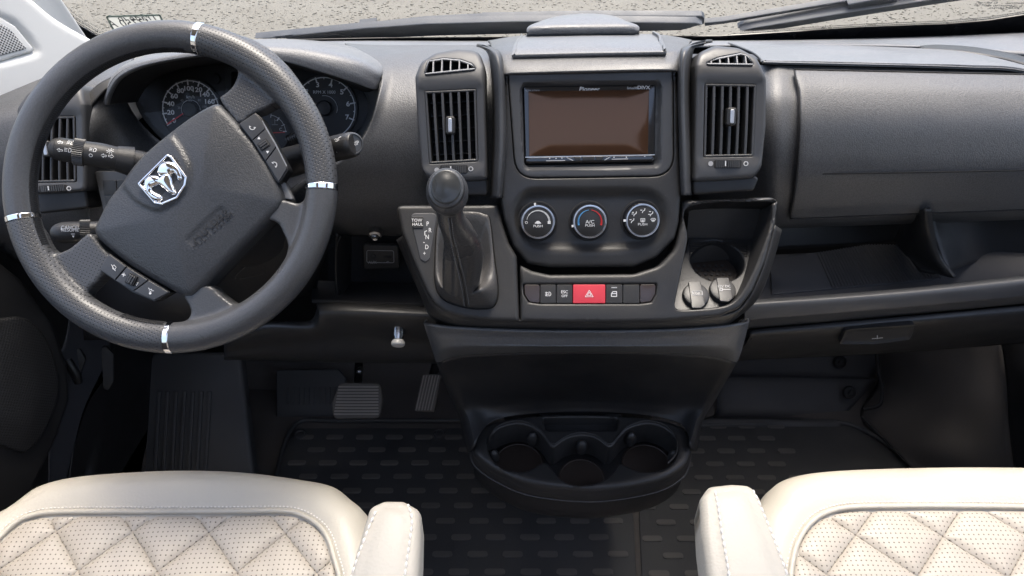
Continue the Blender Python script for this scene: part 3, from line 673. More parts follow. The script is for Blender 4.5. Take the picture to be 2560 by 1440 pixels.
# fuse / switch panel low left of the column
FP = Fr(at(270, 470, .985), recline=22)
fp = relief('switch_blank_panel', FP, rounded(FP.pxs([(236, 428), (330, 428), (340, 560), (262, 545)]), .004), M['bezel'], dash, bevel=.001, thick=.02)
for q in ([(256, 450), (290, 450), (292, 487), (259, 487)], [(293, 450), (330, 450), (330, 487), (294, 487)], [(260, 490), (330, 490), (330, 530), (268, 530)]):
    relief('blank_switch', FP, rounded(FP.pxs(q, .0015), .002), M['satin'], fp, h0=.0015, bevel=.0006, thick=.003)
# fascia between cluster and centre stack
mid = [[(862, 108, 1.24), (930, 112, 1.22), (1000, 112, 1.22), (1080, 112, 1.20), (1270, 112, 1.19)],
       [(905, 138, 1.13), (950, 134, 1.13), (1000, 132, 1.13), (1080, 132, 1.12), (1270, 132, 1.12)],
       [(952, 178, 1.04), (980, 168, 1.055), (1010, 163, 1.06), (1080, 163, 1.06), (1270, 163, 1.07)],
       [(945, 250, .985), (968, 245, .995), (1000, 245, .995), (1080, 245, .995), (1270, 245, 1.02)],
       [(918, 330, .966), (950, 330, .966), (1000, 335, .966), (1080, 340, .966), (1270, 340, 1.0)],
       [(860, 395, .960), (920, 410, .955), (1000, 420, .955), (1080, 425, .953), (1270, 425, .98)],
       [(760, 450, .965), (880, 470, .957), (1000, 480, .957), (1080, 480, .954), (1270, 480, .96)],
       [(700, 510, .975), (860, 518, .966), (1000, 522, .964), (1080, 522, .958), (1270, 522, .955)],
       [(690, 560, 1.0), (850, 562, .99), (1000, 564, .985), (1080, 564, .975), (1270, 564, .965)],
       [(690, 585, 1.05), (850, 588, 1.03), (1000, 590, 1.02), (1080, 590, 1.0), (1270, 590, .985)]]
L('centre_fascia', mid, M['dash'], nu=5, nv=5)
L('binnacle_right', [[(905, 222, 1.10), (925, 205, 1.085), (952, 180, 1.042)], [(922, 268, 1.09), (935, 258, 1.04), (945, 250, .988)], [(895, 325, 1.08), (908, 330, 1.02), (918, 332, .969)], [(830, 362, 1.07), (850, 380, 1.02), (862, 396, .965)], [(700, 372, 1.07), (720, 420, 1.02), (760, 452, .968)], [(500, 372, 1.07), (560, 450, 1.02), (700, 512, .978)]], M['dash'], nu=6, nv=6)
# hood over the instruments
hood = [[(262, 262, 1.02), (270, 236, .998), (300, 190, .985), (380, 158, .975), (560, 134, .972), (700, 152, .978), (800, 180, .985), (880, 205, .995), (935, 224, 1.01), (950, 214, 1.03)],
        [(264, 245, 1.015), (271, 215, 1.0), (305, 176, .99), (385, 147, .98), (560, 122, .977), (705, 130, .983), (805, 152, .99), (890, 178, 1.0), (942, 204, 1.015), (956, 196, 1.035)],
        [(268, 222, 1.03), (278, 195, 1.02), (310, 165, 1.01), (390, 138, 1.0), (560, 112, .995), (710, 114, 1.0), (810, 127, 1.01), (900, 150, 1.02), (950, 176, 1.03), (960, 180, 1.05)],
        [(275, 205, 1.08), (290, 178, 1.08), (330, 152, 1.08), (400, 130, 1.07), (560, 106, 1.06), (700, 102, 1.06), (800, 110, 1.07), (890, 130, 1.08), (945, 152, 1.09), (962, 165, 1.09)],
        [(290, 190, 1.18), (310, 165, 1.2), (350, 143, 1.2), (420, 124, 1.2), (560, 104, 1.2), (680, 97, 1.2), (780, 101, 1.2), (850, 109, 1.2), (900, 122, 1.2), (930, 132, 1.18)]]
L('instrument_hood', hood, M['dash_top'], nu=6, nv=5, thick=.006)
L('hood_underside', [[hood[0][k][:2] + (hood[0][k][2] + .004,) for k in range(10)], [(345, 255, 1.07), (352, 240, 1.08), (380, 205, 1.10), (440, 178, 1.12), (560, 160, 1.13), (700, 165, 1.13), (800, 187, 1.12), (870, 213, 1.11), (905, 228, 1.10), (925, 235, 1.09)]], M['void'], nu=6, nv=4)
# under-dash: column shroud, cubby, knee panel
L('column_shroud', [[(520, 560, .90), (600, 545, .88), (690, 530, .88), (780, 520, .91), (820, 540, .96)], [(520, 640, .92), (600, 640, .895), (690, 630, .89), (770, 610, .92), (826, 600, .97)], [(500, 720, .96), (600, 730, .94), (690, 715, .935), (760, 690, .95), (800, 680, .99)], [(480, 790, 1.02), (600, 800, 1.0), (690, 770, 1.0), (760, 740, 1.0), (790, 735, 1.03)]], M['black'], nu=6, nv=6)
SHR = Fr(at(645, 680, .905), recline=-10)
strokes('shroud_tilt_mark', SHR, [SHR.pxs(spline([(588, 697), (610, 670), (640, 658), (662, 668), (660, 685), (630, 692)], 5)[:-1], .002)], .0012, M['satin'], dash, h=.002, th=.001)
L('column_lower_panel', [[(200, 660, 1.05), (300, 670, 1.0), (420, 690, .98), (560, 720, .98)], [(200, 760, 1.04), (300, 755, .985), (400, 760, .965), (560, 790, .97)], [(210, 850, 1.05), (300, 850, 1.0), (410, 850, .98), (560, 850, .99)]], M['black'])
CB = Fr(at(940, 660, 1.06), recline=5)
cub = relief('cubby_back', CB, CB.pxs([(820, 560), (1060, 560), (1075, 760), (820, 760)]), M['void'], dash, bevel=0, thick=.01)
L('cubby_floor', [[(780, 700, 1.05), (900, 705, 1.05), (1060, 710, 1.05)], [(780, 752, .955), (900, 757, .955), (1060, 762, .955)]], M['void'])
L('cubby_side', [[(845, 585, .97), (862, 588, 1.0), (880, 592, 1.05)], [(842, 660, .98), (860, 660, 1.0), (878, 660, 1.05)], [(842, 735, .98), (860, 735, 1.0), (878, 735, 1.05)]], M['black'])
tube_obj('cubby_edge_trim', spline([at(852, 590, .968), at(841, 620, .968), at(840, 680, .968), at(845, 738, .968)], 6, False), .0012, M['satin'], dash, 8)
L('knee_panel', [[(560, 846, .975), (660, 806, .962), (760, 803, .95), (782, 795, .948), (792, 772, .946), (800, 757, .946), (900, 758, .942), (1040, 764, .94), (1075, 766, .94)],
                 [(560, 850, .965), (660, 812, .95), (760, 809, .938), (784, 803, .935), (796, 782, .932), (806, 768, .932), (900, 768, .928), (1040, 774, .926), (1080, 776, .926)],
                 [(560, 862, .962), (660, 830, .945), (760, 826, .93), (790, 822, .926), (800, 806, .922), (812, 792, .922), (900, 792, .918), (1045, 797, .916), (1090, 799, .916)],
                 [(560, 880, .97), (660, 862, .955), (760, 855, .945), (800, 850, .94), (820, 845, .938), (850, 840, .936), (920, 842, .934), (1055, 850, .932), (1110, 850, .93)],
                 [(560, 900, 1.0), (660, 902, .99), (760, 905, .985), (800, 905, .98), (820, 905, .98), (850, 905, .978), (920, 906, .975), (1070, 908, .97), (1130, 908, .97)],
                 [(560, 890, 1.25), (660, 892, 1.25), (760, 893, 1.25), (800, 893, 1.25), (820, 893, 1.25), (850, 893, 1.25), (920, 893, 1.25), (1070, 893, 1.25), (1140, 893, 1.25)]], M['satin'], nu=5, nv=5)
kb = thing('pull_knob', 'small round pale-faced chrome knob on the driver knee panel', 'knob', at(995, 862, .925))
KB = Fr(at(995, 860, .905), recline=-35); lathe('stem', KB, [(.009, -.03), (.009, -.012), (.007, -.008), (.007, -.004)], M['steel'], kb, 28)
lathe('face', KB, [(.0085, -.006), (.0105, -.003), (.0105, .001), (.009, .003), (.004, .0038)], M['grey_knob'], kb, 28)
# bolt over the AUX panel
BT = Fr(at(938, 590, .985), recline=-20); lathe('fascia_bolt', BT, [(.010, -.01), (.010, 0), (.0085, .001), (.006, .0012), (.0055, .004), (.0045, .0052), (.003, .0045)], M['steel'], dash, 24)
ax = thing('aux_panel', 'small black AUX and USB socket plate in the cubby', 'socket panel', at(950, 642, 1.03))
AX = Fr(at(950, 642, 1.03), recline=12)
relief('plate', AX, rounded(AX.pxs([(907, 612), (995, 614), (998, 672), (910, 674)]), .005), M['satin'], ax, bevel=.0015, thick=.012)
o = rounded(AX.pxs([(917, 626), (984, 627), (985, 657), (917, 656)], .0004), .003); strokes('outline_print', AX, [o[3:] + o[:4]], .0009, M['print_dim'], ax, h=.0001)
text('AUX', AX, AX.px(931, 656), .0068, M['print_dim'], ax, h=.0005)
lathe('aux_jack', AX, [(.0042, -.002), (.0042, .0006), (.003, .0008), (.0028, -.004)], M['void'], ax, 20, c=AX.px(933, 640)); relief('usb_slot', AX, rounded(AX.pxs([(959, 639), (979, 640), (979, 646), (959, 645)], .0006), .0008), M['void'], ax, h0=.0006, bevel=.0003, thick=.004)
cc = AX.px(968, 656); strokes('usb_symbol', AX, [[(cc[0] - .005, cc[1]), (cc[0] + .005, cc[1])], [(cc[0] - .002, cc[1]), (cc[0] + .001, cc[1] + .002), (cc[0] + .003, cc[1] + .002)]], .0007, M['print_dim'], ax, h=.0006)

# ================================================================== instrument cluster
ic = thing('instrument_cluster', 'instrument cluster with speedometer and tachometer behind the steering wheel', 'gauges', at(640, 330, 1.10))
CL = Fr(at(640, 270, 1.105), recline=25)
relief('backplate', CL, spline(CL.pxs([(335, 245), (370, 200), (450, 165), (560, 148), (700, 152), (810, 172), (900, 210), (940, 245), (935, 300), (900, 350), (800, 372), (600, 380), (450, 372), (375, 320)]), 4), M['black'], ic, bevel=.002, thick=.01)
relief('display_frame', CL, rounded(CL.pxs([(562, 168), (725, 168), (735, 345), (562, 345)], .002), .004), M['satin'], ic, h0=.002, bevel=.001, thick=.004)
relief('display', CL, rounded(CL.pxs([(578, 180), (710, 180), (715, 250), (578, 250)], .003), .002), M['gloss'], ic, h0=.003, bevel=.0005, thick=.003)
strokes('hatch_band', CL, [[CL.px(565 + k * 5, 172, .003), CL.px(570 + k * 5, 180, .003)] for k in range(30)] + [[CL.px(728 + (k % 2) * 3, 262 + k * 5, .003), CL.px(738, 270 + k * 5, .003)] for k in range(14)], .0012, M['print_dim'] if False else M['slat'], ic, h=.002)
def gauge(name, cpx, rpx, a0, step, labels, minor, lab_r, size, inner=None, sub_u=None, needle=None, hub=19, arcs=None):
    g = sub(name, CL.w(*CL.px(*cpx, .004), .004), ic); c = CL.px(*cpx, .004); sc = abs(CL.px(cpx[0] + 10, cpx[1], .004)[0] - c[0]) / 10; r = rpx * sc
    lathe('dial', CL, [(r * 1.13, .001), (r * 1.13, .0035), (r * 1.10, .0042), (r * 1.06, .0036), (.001, .0036)], M['gloss'] if False else M['black'], g, 56, c=c)
    P = lambda a, q: (c[0] + q * math.cos(R(a)), c[1] + q * math.sin(R(a)))
    ln = []; n = len(labels)
    for k in range(n): ln.append(([P(a0 + step * k, r * .88), P(a0 + step * k, r * 1.04)], .0021))
    for k in range((n - 1) * minor): ln.append(([P(a0 + step * k / minor, r * .97), P(a0 + step * k / minor, r * 1.02)], .0013))
    e0, e1 = arcs or (a0, a0 + step * (n - 1)); ln.append((arc(c, r * 1.015, e0, e1, 40), .0015))
    if inner: ln.append((arc(c, r * inner[0], inner[1], inner[2], 24), .0005))
    strokes('scale', CL, ln, .001, M['gauge_print'], g, h=.0038)
    for k, s in enumerate(labels):
        if s: text(s, CL, P(a0 + step * k, r * lab_r), size, M['gauge_print'], g, h=.0039, sx=1.15, bold=.00025)
    for s, q, z in (sub_u or ()): text(s, CL, (c[0] + q[0] * r, c[1] + q[1] * r), z, M['print_dim'] if z < .0055 else M['gauge_print'], g, h=.0039)
    lathe('hub', CL, [(hub * sc, .003), (hub * sc, .009), (hub * sc * .85, .0105), (hub * sc * .3, .011)], M['satin'], g, 32, c=c)
    if needle is not None: strokes('needle', CL, [[P(needle, hub * sc * .7), P(needle, r * 1.0)]], .0016, M['red_line'], g, h=.0075, th=.001)
gauge('speedometer', (477, 274), 69, 212, -23.75, ['0', '20', '40', '60', '80', '100', '120', '140', '160', '180'], 2, .74, .0098, inner=(.34, 215, 0), needle=212,
      sub_u=(('km/h', (.02, .44), .0065), ('20', (-.42, .06), .005), ('40', (-.30, .32), .005), ('60', (0, .44 - .16), .005), ('80', (.33, .33), .005), ('100', (.50, .10), .005)))
gauge('tachometer', (812, 271), 74, 201, -31.8, ['0', '1', '2', '3', '4', '5', '6', '7'], 2, .80, .0105, inner=(.42, 100, -20), sub_u=(('RPM X 1000', (0, .53), .0068),), arcs=(201, -62))
tg = sub('coolant_gauge', CL.w(*CL.px(672, 330, .004), .004), ic); c = CL.px(672, 330, .004); q = abs(CL.px(682, 330, .004)[0] - c[0]) / 10
lathe('dial', CL, [(52 * q, .001), (52 * q, .0034), (.001, .0034)], M['black'], tg, 40, c=c)
strokes('scale', CL, [(arc(c, 42 * q, 80, 2, 12), .0008)] + [([(c[0] + 36 * q * math.cos(R(a)), c[1] + 36 * q * math.sin(R(a))), (c[0] + 44 * q * math.cos(R(a)), c[1] + 44 * q * math.sin(R(a)))], w_) for a, w_ in ((80, .001), (52, .0018), (25, .001), (2, .0018))], .001, M['print'], tg, h=.0036)
text('C', CL, (c[0] + 30 * q, c[1] + 6 * q), .007, M['print'], tg, h=.0037); strokes('needle', CL, [[(c[0] + 8 * q, c[1] - 2 * q), (c[0] + 40 * q, c[1] - 1 * q)]], .0014, M['red_line'], tg, h=.005, th=.0008)
strokes('coolant_symbol', CL, [[(c[0] + 16 * q, c[1] + 32 * q), (c[0] + 16 * q, c[1] + 20 * q)], [(c[0] + 9 * q, c[1] + 18 * q), (c[0] + 23 * q, c[1] + 18 * q)], [(c[0] + 16 * q, c[1] + 28 * q), (c[0] + 20 * q, c[1] + 28 * q)]], .0008, M['print_dim'], tg, h=.0037)
lathe('warning_lamp', CL, [(.0085, .001), (.0085, .003), (.007, .0034), (.002, .0034)], M['void'], ic, 28, c=CL.px(536, 197, .003))
lens = relief('lens', CL, spline(CL.pxs([(350, 245), (385, 205), (455, 172), (560, 156), (700, 160), (805, 180), (890, 215), (925, 245), (920, 300), (890, 345), (800, 365), (600, 372), (460, 365), (385, 315)], .03), 4), M['lens'], ic, h0=.03, bevel=0, thick=.0015)
M['silver_ring'] = plastic('brushed_silver_ring', (.62, .62, .63), .16, metal=1.0, var=0)
# ================================================================== centre stack
ST = Fr(at(1475, 310, .915), recline=25)
cs = thing('centre_stack', 'centre stack moulding holding the stereo and climate panel', 'centre console', at(1475, 600, .92))
stack_o = [(1260, 172), (1300, 166), (1475, 163), (1650, 160), (1692, 162), (1697, 250), (1700, 380), (1703, 480), (1697, 557), (1687, 597), (1641, 644), (1585, 668), (1374, 669), (1318, 660), (1283, 617), (1260, 550), (1250, 490), (1254, 380), (1258, 250)]
rad_hole = rounded(ST.pxs([(1268, 179), (1684, 171), (1686, 442), (1288, 448)]), [.003, .003, .03, .03])
clim = spline(ST.pxs([(1279, 545), (1288, 505), (1311, 477), (1350, 469), (1475, 468), (1604, 468), (1647, 482), (1669, 515), (1671, 560), (1648, 604), (1604, 622), (1476, 632), (1343, 624), (1300, 595)]), 5)
def clim_h(x, y, d):
    Q = np.stack([x, y], 1); k = inside(Q, clim) * seg_dist(Q, clim); return -0.007 * ss(k, 0, .012) + .004 * ss(-y, .03, .12)
relief('stack_panel', ST, rounded(ST.pxs(stack_o), .012), M['satin'], cs, holes=[rad_hole], bevel=.006, hole_bevel=.0015, thick=.06, hole_thick=.02, res=.006, hfun=clim_h)
# rolled top of the stack with its lid, and the raised holder behind it
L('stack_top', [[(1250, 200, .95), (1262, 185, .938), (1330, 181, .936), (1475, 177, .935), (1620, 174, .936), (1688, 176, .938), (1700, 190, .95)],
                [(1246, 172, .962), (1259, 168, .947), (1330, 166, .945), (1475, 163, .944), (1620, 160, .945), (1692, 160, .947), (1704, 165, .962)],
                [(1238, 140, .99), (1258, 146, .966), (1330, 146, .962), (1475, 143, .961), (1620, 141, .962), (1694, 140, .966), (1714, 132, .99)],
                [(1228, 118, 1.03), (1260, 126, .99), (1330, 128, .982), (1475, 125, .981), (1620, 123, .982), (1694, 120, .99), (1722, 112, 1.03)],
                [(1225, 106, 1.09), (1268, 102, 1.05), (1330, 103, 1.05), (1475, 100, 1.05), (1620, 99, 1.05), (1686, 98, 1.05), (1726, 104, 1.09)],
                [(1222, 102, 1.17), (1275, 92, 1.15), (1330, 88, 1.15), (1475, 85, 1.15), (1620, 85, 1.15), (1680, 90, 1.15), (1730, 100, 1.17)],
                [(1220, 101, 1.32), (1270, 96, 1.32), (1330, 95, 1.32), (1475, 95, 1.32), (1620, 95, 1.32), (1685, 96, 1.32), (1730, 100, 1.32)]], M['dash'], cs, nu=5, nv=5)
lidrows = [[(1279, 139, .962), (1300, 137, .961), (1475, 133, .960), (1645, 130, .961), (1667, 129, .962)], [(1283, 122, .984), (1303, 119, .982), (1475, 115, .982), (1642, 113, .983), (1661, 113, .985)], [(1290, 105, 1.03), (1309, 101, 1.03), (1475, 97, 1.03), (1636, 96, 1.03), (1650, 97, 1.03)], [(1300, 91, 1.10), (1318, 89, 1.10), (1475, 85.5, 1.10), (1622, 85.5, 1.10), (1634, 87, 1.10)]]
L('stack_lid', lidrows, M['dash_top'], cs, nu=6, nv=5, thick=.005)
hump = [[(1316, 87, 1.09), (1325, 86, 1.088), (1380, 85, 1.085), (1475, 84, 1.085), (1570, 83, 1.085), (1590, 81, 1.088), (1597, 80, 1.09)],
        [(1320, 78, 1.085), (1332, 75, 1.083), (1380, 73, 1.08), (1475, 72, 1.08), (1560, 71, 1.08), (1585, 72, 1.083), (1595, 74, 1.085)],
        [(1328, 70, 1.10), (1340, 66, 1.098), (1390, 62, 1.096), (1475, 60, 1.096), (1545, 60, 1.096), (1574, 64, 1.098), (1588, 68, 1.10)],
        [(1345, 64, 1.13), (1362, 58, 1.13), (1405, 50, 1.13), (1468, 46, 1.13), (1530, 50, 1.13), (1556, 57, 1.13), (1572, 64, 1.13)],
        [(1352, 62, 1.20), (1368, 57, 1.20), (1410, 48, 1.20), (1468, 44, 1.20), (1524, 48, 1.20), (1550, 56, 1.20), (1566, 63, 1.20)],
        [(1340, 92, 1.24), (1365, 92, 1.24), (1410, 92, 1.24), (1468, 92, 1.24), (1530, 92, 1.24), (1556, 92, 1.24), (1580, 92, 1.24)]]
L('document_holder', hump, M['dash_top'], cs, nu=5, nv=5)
# raised ribs flanking the stack
for side, pts in ((0, [(1212, 116, 1.0), (1232, 124, .97), (1243, 140, .948), (1249, 180, .932), (1253, 260, .916), (1254, 350, .895), (1250, 430, .878), (1246, 495, .868)]), (1, [(1760, 106, 1.0), (1722, 116, .97), (1711, 132, .948), (1706, 180, .932), (1706, 260, .916), (1709, 350, .895), (1711, 430, .878), (1713, 488, .868)])):
    sg = -1 if side == 0 else 1
    L('stack_rib', [[(u + sg * o, v, y + dy) for u, v, y in pts] for o, dy in ((-12, .012), (-7, .001), (0, -.003), (8, .001), (16, .018), (22, .05))], M['bezel'], cs, nu=6, nv=4)

# ================================================================== air vents
def air_vent(name, label, fr, pod, pod_r, grille, slats, knob, dots, wheel, top=None, rows=5, chin=None, top_bars=5):
    t = thing(name, label, 'air vent', fr.w(*fr.px(*grille[3])), 'fascia air vents')
    g = fr.pxs(grille, .006)
    def ph(x, y, d):
        Q = np.stack([x, y], 1); return -.003 * ss(-seg_dist(Q, g) * np.where(inside(Q, g), -1, 1), -.012, -.002)
    holes = [rounded(g, .0025)]
    if top: holes.append(rounded(fr.pxs(top, .006), .003))
    def bend(p):   # the bezel's top rolls away over the dash
        y = (p - fr.O).dot(fr.Y); k = max(0, y - ytop); return p - fr.N * (k * k * 9 + k * .12) + fr.Y * (k * k * .5)
    ytop = fr.px(*grille[0])[1] + .008
    relief('bezel', fr, rounded(fr.pxs(pod, .006), pod_r), M['bezel'], t, holes=holes, h0=.006, bevel=.007, hole_bevel=.002, thick=.075, hole_thick=.02, res=.007, hfun=ph)
    relief('duct', fr, fr.pxs([(u + (-4 if i in (0, 3) else 4), v + (-4 if i < 2 else 4)) for i, (u, v) in enumerate(grille)], -.035), M['void'], t, h0=-.035, bevel=0, thick=.004)
    # grille frame
    inner = fr.pxs([(grille[0][0] + 6, grille[0][1] + 6), (grille[1][0] - 6, grille[1][1] + 6), (grille[2][0] - 6, grille[2][1] - 6), (grille[3][0] + 6, grille[3][1] - 6)], .004)
    relief('grille_frame', fr, rounded(fr.pxs(grille, .004), .002), M['slat'], t, holes=[inner], h0=.003, bevel=.0012, thick=.03)
    A = [np.array(p) for p in fr.pxs(grille, .004)]
    for f in slats:
        a, b = A[0] + (A[1] - A[0]) * f, A[3] + (A[2] - A[3]) * f; w = .0016
        V, F = [], []
        m = 7; top_, bot = a, b; bow = lambda s: .0016 * math.sin(math.pi * s)
        for i in range(m):
            s = i / (m - 1); p = a + (b - a) * s; hh = .0025 + bow(s)
            V += [fr.w(p[0] - w, p[1], hh - .02), fr.w(p[0] - w, p[1], hh - .0006), fr.w(p[0] - w * .4, p[1], hh), fr.w(p[0] + w * .4, p[1], hh), fr.w(p[0] + w, p[1], hh - .0006), fr.w(p[0] + w, p[1], hh - .02)]
        for i in range(m - 1):
            for k in range(6): F.append((i * 6 + k, i * 6 + (k + 1) % 6, (i + 1) * 6 + (k + 1) % 6, (i + 1) * 6 + k))
        mesh_obj('slat', V, F, M['slat'], t, 50)
    for k in range(rows):
        s = (k + .75) / (rows + .5); a, b = A[0] + (A[3] - A[0]) * s, A[1] + (A[2] - A[1]) * s
        V, F = [], []; prism(V, F, [(a[0], a[1] - .0006), (b[0], b[1] - .0006), (b[0], b[1] + .0006), (a[0], a[1] + .0006)], fr, -.034, -.021); mesh_obj('fin', V, F, M['black'], t, 0)
    if knob:
        kx, ky = fr.px(*knob, .012); kw = .0062; kh = .0115
        relief('slider', fr, rounded([(kx - kw, ky - kh), (kx + kw, ky - kh), (kx + kw, ky + kh), (kx - kw, ky + kh)], .0035), M['satin'], t, h0=.010, bevel=.002, thick=.012)
        relief('slider_inlay', fr, rounded([(kx - kw * .42, ky - kh * .78), (kx + kw * .42, ky - kh * .78), (kx + kw * .42, ky + kh * .78), (kx - kw * .42, ky + kh * .78)], .002), M['silver'], t, h0=.0122, bevel=.001, thick=.003)
    if wheel:
        c, w_, h_ = wheel; x, y = fr.px(*c, .007); px = abs(fr.px(c[0] + 10, c[1], .007)[0] - x) / 10; hw, hh = w_ * px / 2, h_ * px / 2
        relief('wheel_slot', fr, rounded([(x - hw * 1.12, y - hh * 1.25), (x + hw * 1.12, y - hh * 1.25), (x + hw * 1.12, y + hh * 1.25), (x - hw * 1.12, y + hh * 1.25)], .003), M['void'], t, h0=.0064, bevel=.0004, thick=.002)
        V, F = [], []; n = 15
        for k in range(n):
            a = -1.15 + 2.3 * k / (n - 1); xc = x + hw * math.sin(a) / math.sin(1.15); zz = .0062 + .006 * (math.cos(a) - math.cos(1.15)); wd = hw * 1.5 / n * (.35 + .65 * math.cos(a))
            prism(V, F, [(xc - wd / 2, y - hh), (xc + wd / 2, y - hh), (xc + wd / 2, y + hh), (xc - wd / 2, y + hh)], fr, .005, zz)
        mesh_obj('thumb_wheel', V, F, M['slat'], t, 0)
        strokes('wheel_mark', fr, [[(x - hw * .25, y - hh * .5), (x - hw * .25, y + hh * .8)]], .0012, M['print'], t, h=.0098)
    for c, solid in dots:
        x, y = fr.px(*c, .0065)
        strokes('closed_mark' if not solid else 'open_mark', fr, [] if solid else [arc((x, y), .0026, 0, 360, 18)], .0011, M['print'] if not solid else M['print_dim'], t, h=.0061, fills=[circle((x, y), .0032, 18)] if solid else [])
    if top:
        A2 = fr.pxs(top, .006)
        relief('demister_duct', fr, [(p[0] + (p[0] - np.mean([q[0] for q in A2])) * .1, p[1] + (p[1] - np.mean([q[1] for q in A2])) * .1) for p in A2], M['void'], t, h0=-.012, bevel=0, thick=.003)
        ins = [tuple(p) for p in inset(A2, .0024)]
        relief('demister_frame', fr, rounded(A2, .003), M['silver_vent'], t, holes=[ins], h0=.0085, bevel=.0012, thick=.012)
        xs = np.array([p[0] for p in A2]); lo, hi = xs.min(), xs.max()
        for k in range(top_bars):
            x = lo + (hi - lo) * (k + 1) / (top_bars + 1); lean = .006 * (-1 if A2[0][0] > np.mean(xs) else 1)
            q = clip_convex(ins, [(x - .0008, -9), (x + .0008, -9), (x + .0008, 9), (x - .0008, 9)])
            if len(q) > 2:
                V, F = [], []; prism(V, F, q, fr, -.006, .0078); mesh_obj('demister_bar', V, F, M['silver_vent'], t, 0)
    for o in t.children:
        if o.name.split('.')[0] in ('bezel', 'demister_duct', 'demister_frame', 'demister_bar'):
            for vv in o.data.vertices: vv.co = bend(vv.co)
    if chin: relief('chin', fr, rounded(fr.pxs(chin, -.004), .006), M['black'], t, h0=-.004, bevel=.004, thick=.05)
    return t
VL = Fr(at(1128, 310, .918), recline=25, yaw=0)
air_vent('air_vent', 'upright air vent with slider beside the stereo, above the gear lever', VL,
         [(1036, 190), (1048, 150), (1085, 124), (1140, 113), (1195, 118), (1212, 165), (1214, 300), (1219, 450), (1180, 453), (1075, 452), (1053, 430), (1044, 330)], [.012, .02, .02, .02, .02, .01, .01, .006, .004, .015, .02, .02],
         [(1061, 228), (1190, 222), (1195, 403), (1073, 410)], (.175, .34, .50, .66, .83), (1125, 313), (((1092, 425), True), ((1177, 422), False)), ((1135, 423), 62, 17),
         top=[(1067, 149), (1107, 142), (1150, 146), (1178, 157), (1191, 173), (1060, 187)], chin=[(1058, 440), (1219, 445), (1221, 490), (1090, 490)])
VR = Fr(at(1828, 300, .918), recline=25)
air_vent('air_vent', 'upright air vent with slider on the passenger side of the stereo', VR,
         [(1740, 160), (1752, 128), (1800, 106), (1860, 112), (1900, 140), (1919, 195), (1918, 316), (1907, 420), (1888, 446), (1800, 452), (1733, 455), (1738, 300)], [.012, .02, .02, .02, .02, .02, .02, .02, .02, .01, .006, .02],
         [(1764, 209), (1892, 211), (1885, 391), (1760, 393)], (.175, .34, .50, .66, .83), (1831, 291), (((1777, 409), True), ((1865, 409), False)), ((1820, 410), 62, 17),
         top=[(1758, 161), (1800, 142), (1857, 130), (1872, 134), (1889, 163)], chin=[(1731, 448), (1902, 440), (1885, 478), (1732, 488)])
V3 = Fr(at(125, 370, .985), recline=24, yaw=8)
air_vent('air_vent', 'air vent seen through the rim of the steering wheel beside the door', V3,
         [(38, 270), (60, 225), (120, 198), (190, 205), (212, 260), (216, 400), (216, 478), (150, 484), (70, 486), (50, 400)], [.012, .02, .02, .02, .01, .01, .008, .004, .01, .02],
         [(92, 292), (186, 290), (189, 455), (84, 457)], (.2, .4, .6, .8), (112, 372), (((172, 471), False),), ((131, 471), 62, 15), rows=4,
         chin=[(80, 478), (214, 472), (222, 520), (95, 535)])

# ================================================================== car stereo
rd = thing('car_stereo', 'double-height car stereo with a dark touch screen, switched off, coloured with a warm reflection', 'car stereo', at(1475, 420, .9))
sur = relief('surround', ST, rounded(ST.pxs([(1270, 181), (1682, 173), (1684, 439), (1290, 445)], .001), [.003, .003, .028, .028]), M['bezel'], rd, holes=[rounded(ST.pxs([(1306, 214), (1641, 210), (1639, 408), (1311, 413)]), .004)], h0=.001, bevel=.002, hole_bevel=.0006, thick=.02, res=.0028, step=.004,
       hfun=lambda x, y, d: (lambda Q, p: -.012 * ss(inside(Q, p) * seg_dist(Q, p), 0, .007))(np.stack([x, y], 1), rounded(ST.pxs([(1297, 204), (1657, 200), (1654, 422), (1307, 428)]), .012)))
relief('face', ST, rounded(ST.pxs([(1308, 216), (1639, 212), (1637, 405), (1313, 410)], -.009), .003), M['gloss'], rd, h0=-.009, bevel=.0015, thick=.02)
relief('screen', ST, rounded(ST.pxs([(1321, 228), (1623, 224), (1620, 386), (1323, 390)], -.0085), .0008), M['screen'], rd, h0=-.0085, bevel=.0004, thick=.002)
text('Pioneer', ST, ST.px(1473, 223, -.0085), .0078, M['print'], rd, h=-.0088, bold=.0001, shear=.15, sx=1.1); text('DIVX', ST, ST.px(1609, 219, -.0085), .0062, M['print'], rd, h=-.0088, sx=1.15, bold=.0001)
text('SiriusXM', ST, ST.px(1582, 220, -.0085), .0042, M['print'], rd, h=-.0088); text('AVH-X5800', ST, ST.px(1331, 227, -.0085), .0038, M['print_dim'], rd, h=-.0088)
relief('key_bar', ST, ST.pxs([(1314, 394), (1636, 388), (1636, 402), (1314, 408)], -.006), M['gloss'], rd, h0=-.0055, bevel=.001, thick=.006)
strokes('key_bar_edge', ST, [ST.pxs([(1314, 393), (1636, 387)], -.005)], .0011, M['silver'], rd, h=-.0054, th=.001)
strokes('key_marks', ST, [ST.pxs(q, -.005) for q in ([(1412, 391), (1432, 401)], [(1512, 400), (1530, 389)], [(1366, 402), (1412, 401)], [(1530, 398), (1570, 397)])], .0012, M['print_dim'], rd, h=-.0052); strokes('key_dots', ST, [], .001, M['print'], rd, h=-.0052, fills=[circle(ST.px(u, v, -.005), .0008, 8) for u, v in ((1374, 396), (1390, 396), (1405, 395), (1535, 393), (1566, 393), (1612, 391))])
keys = [([(1432, 393), (1452, 393), (1450, 401), (1440, 401)]), ([(1456, 393), (1486, 392), (1486, 400), (1456, 401)]), ([(1490, 392), (1512, 391), (1505, 400), (1490, 400)])]
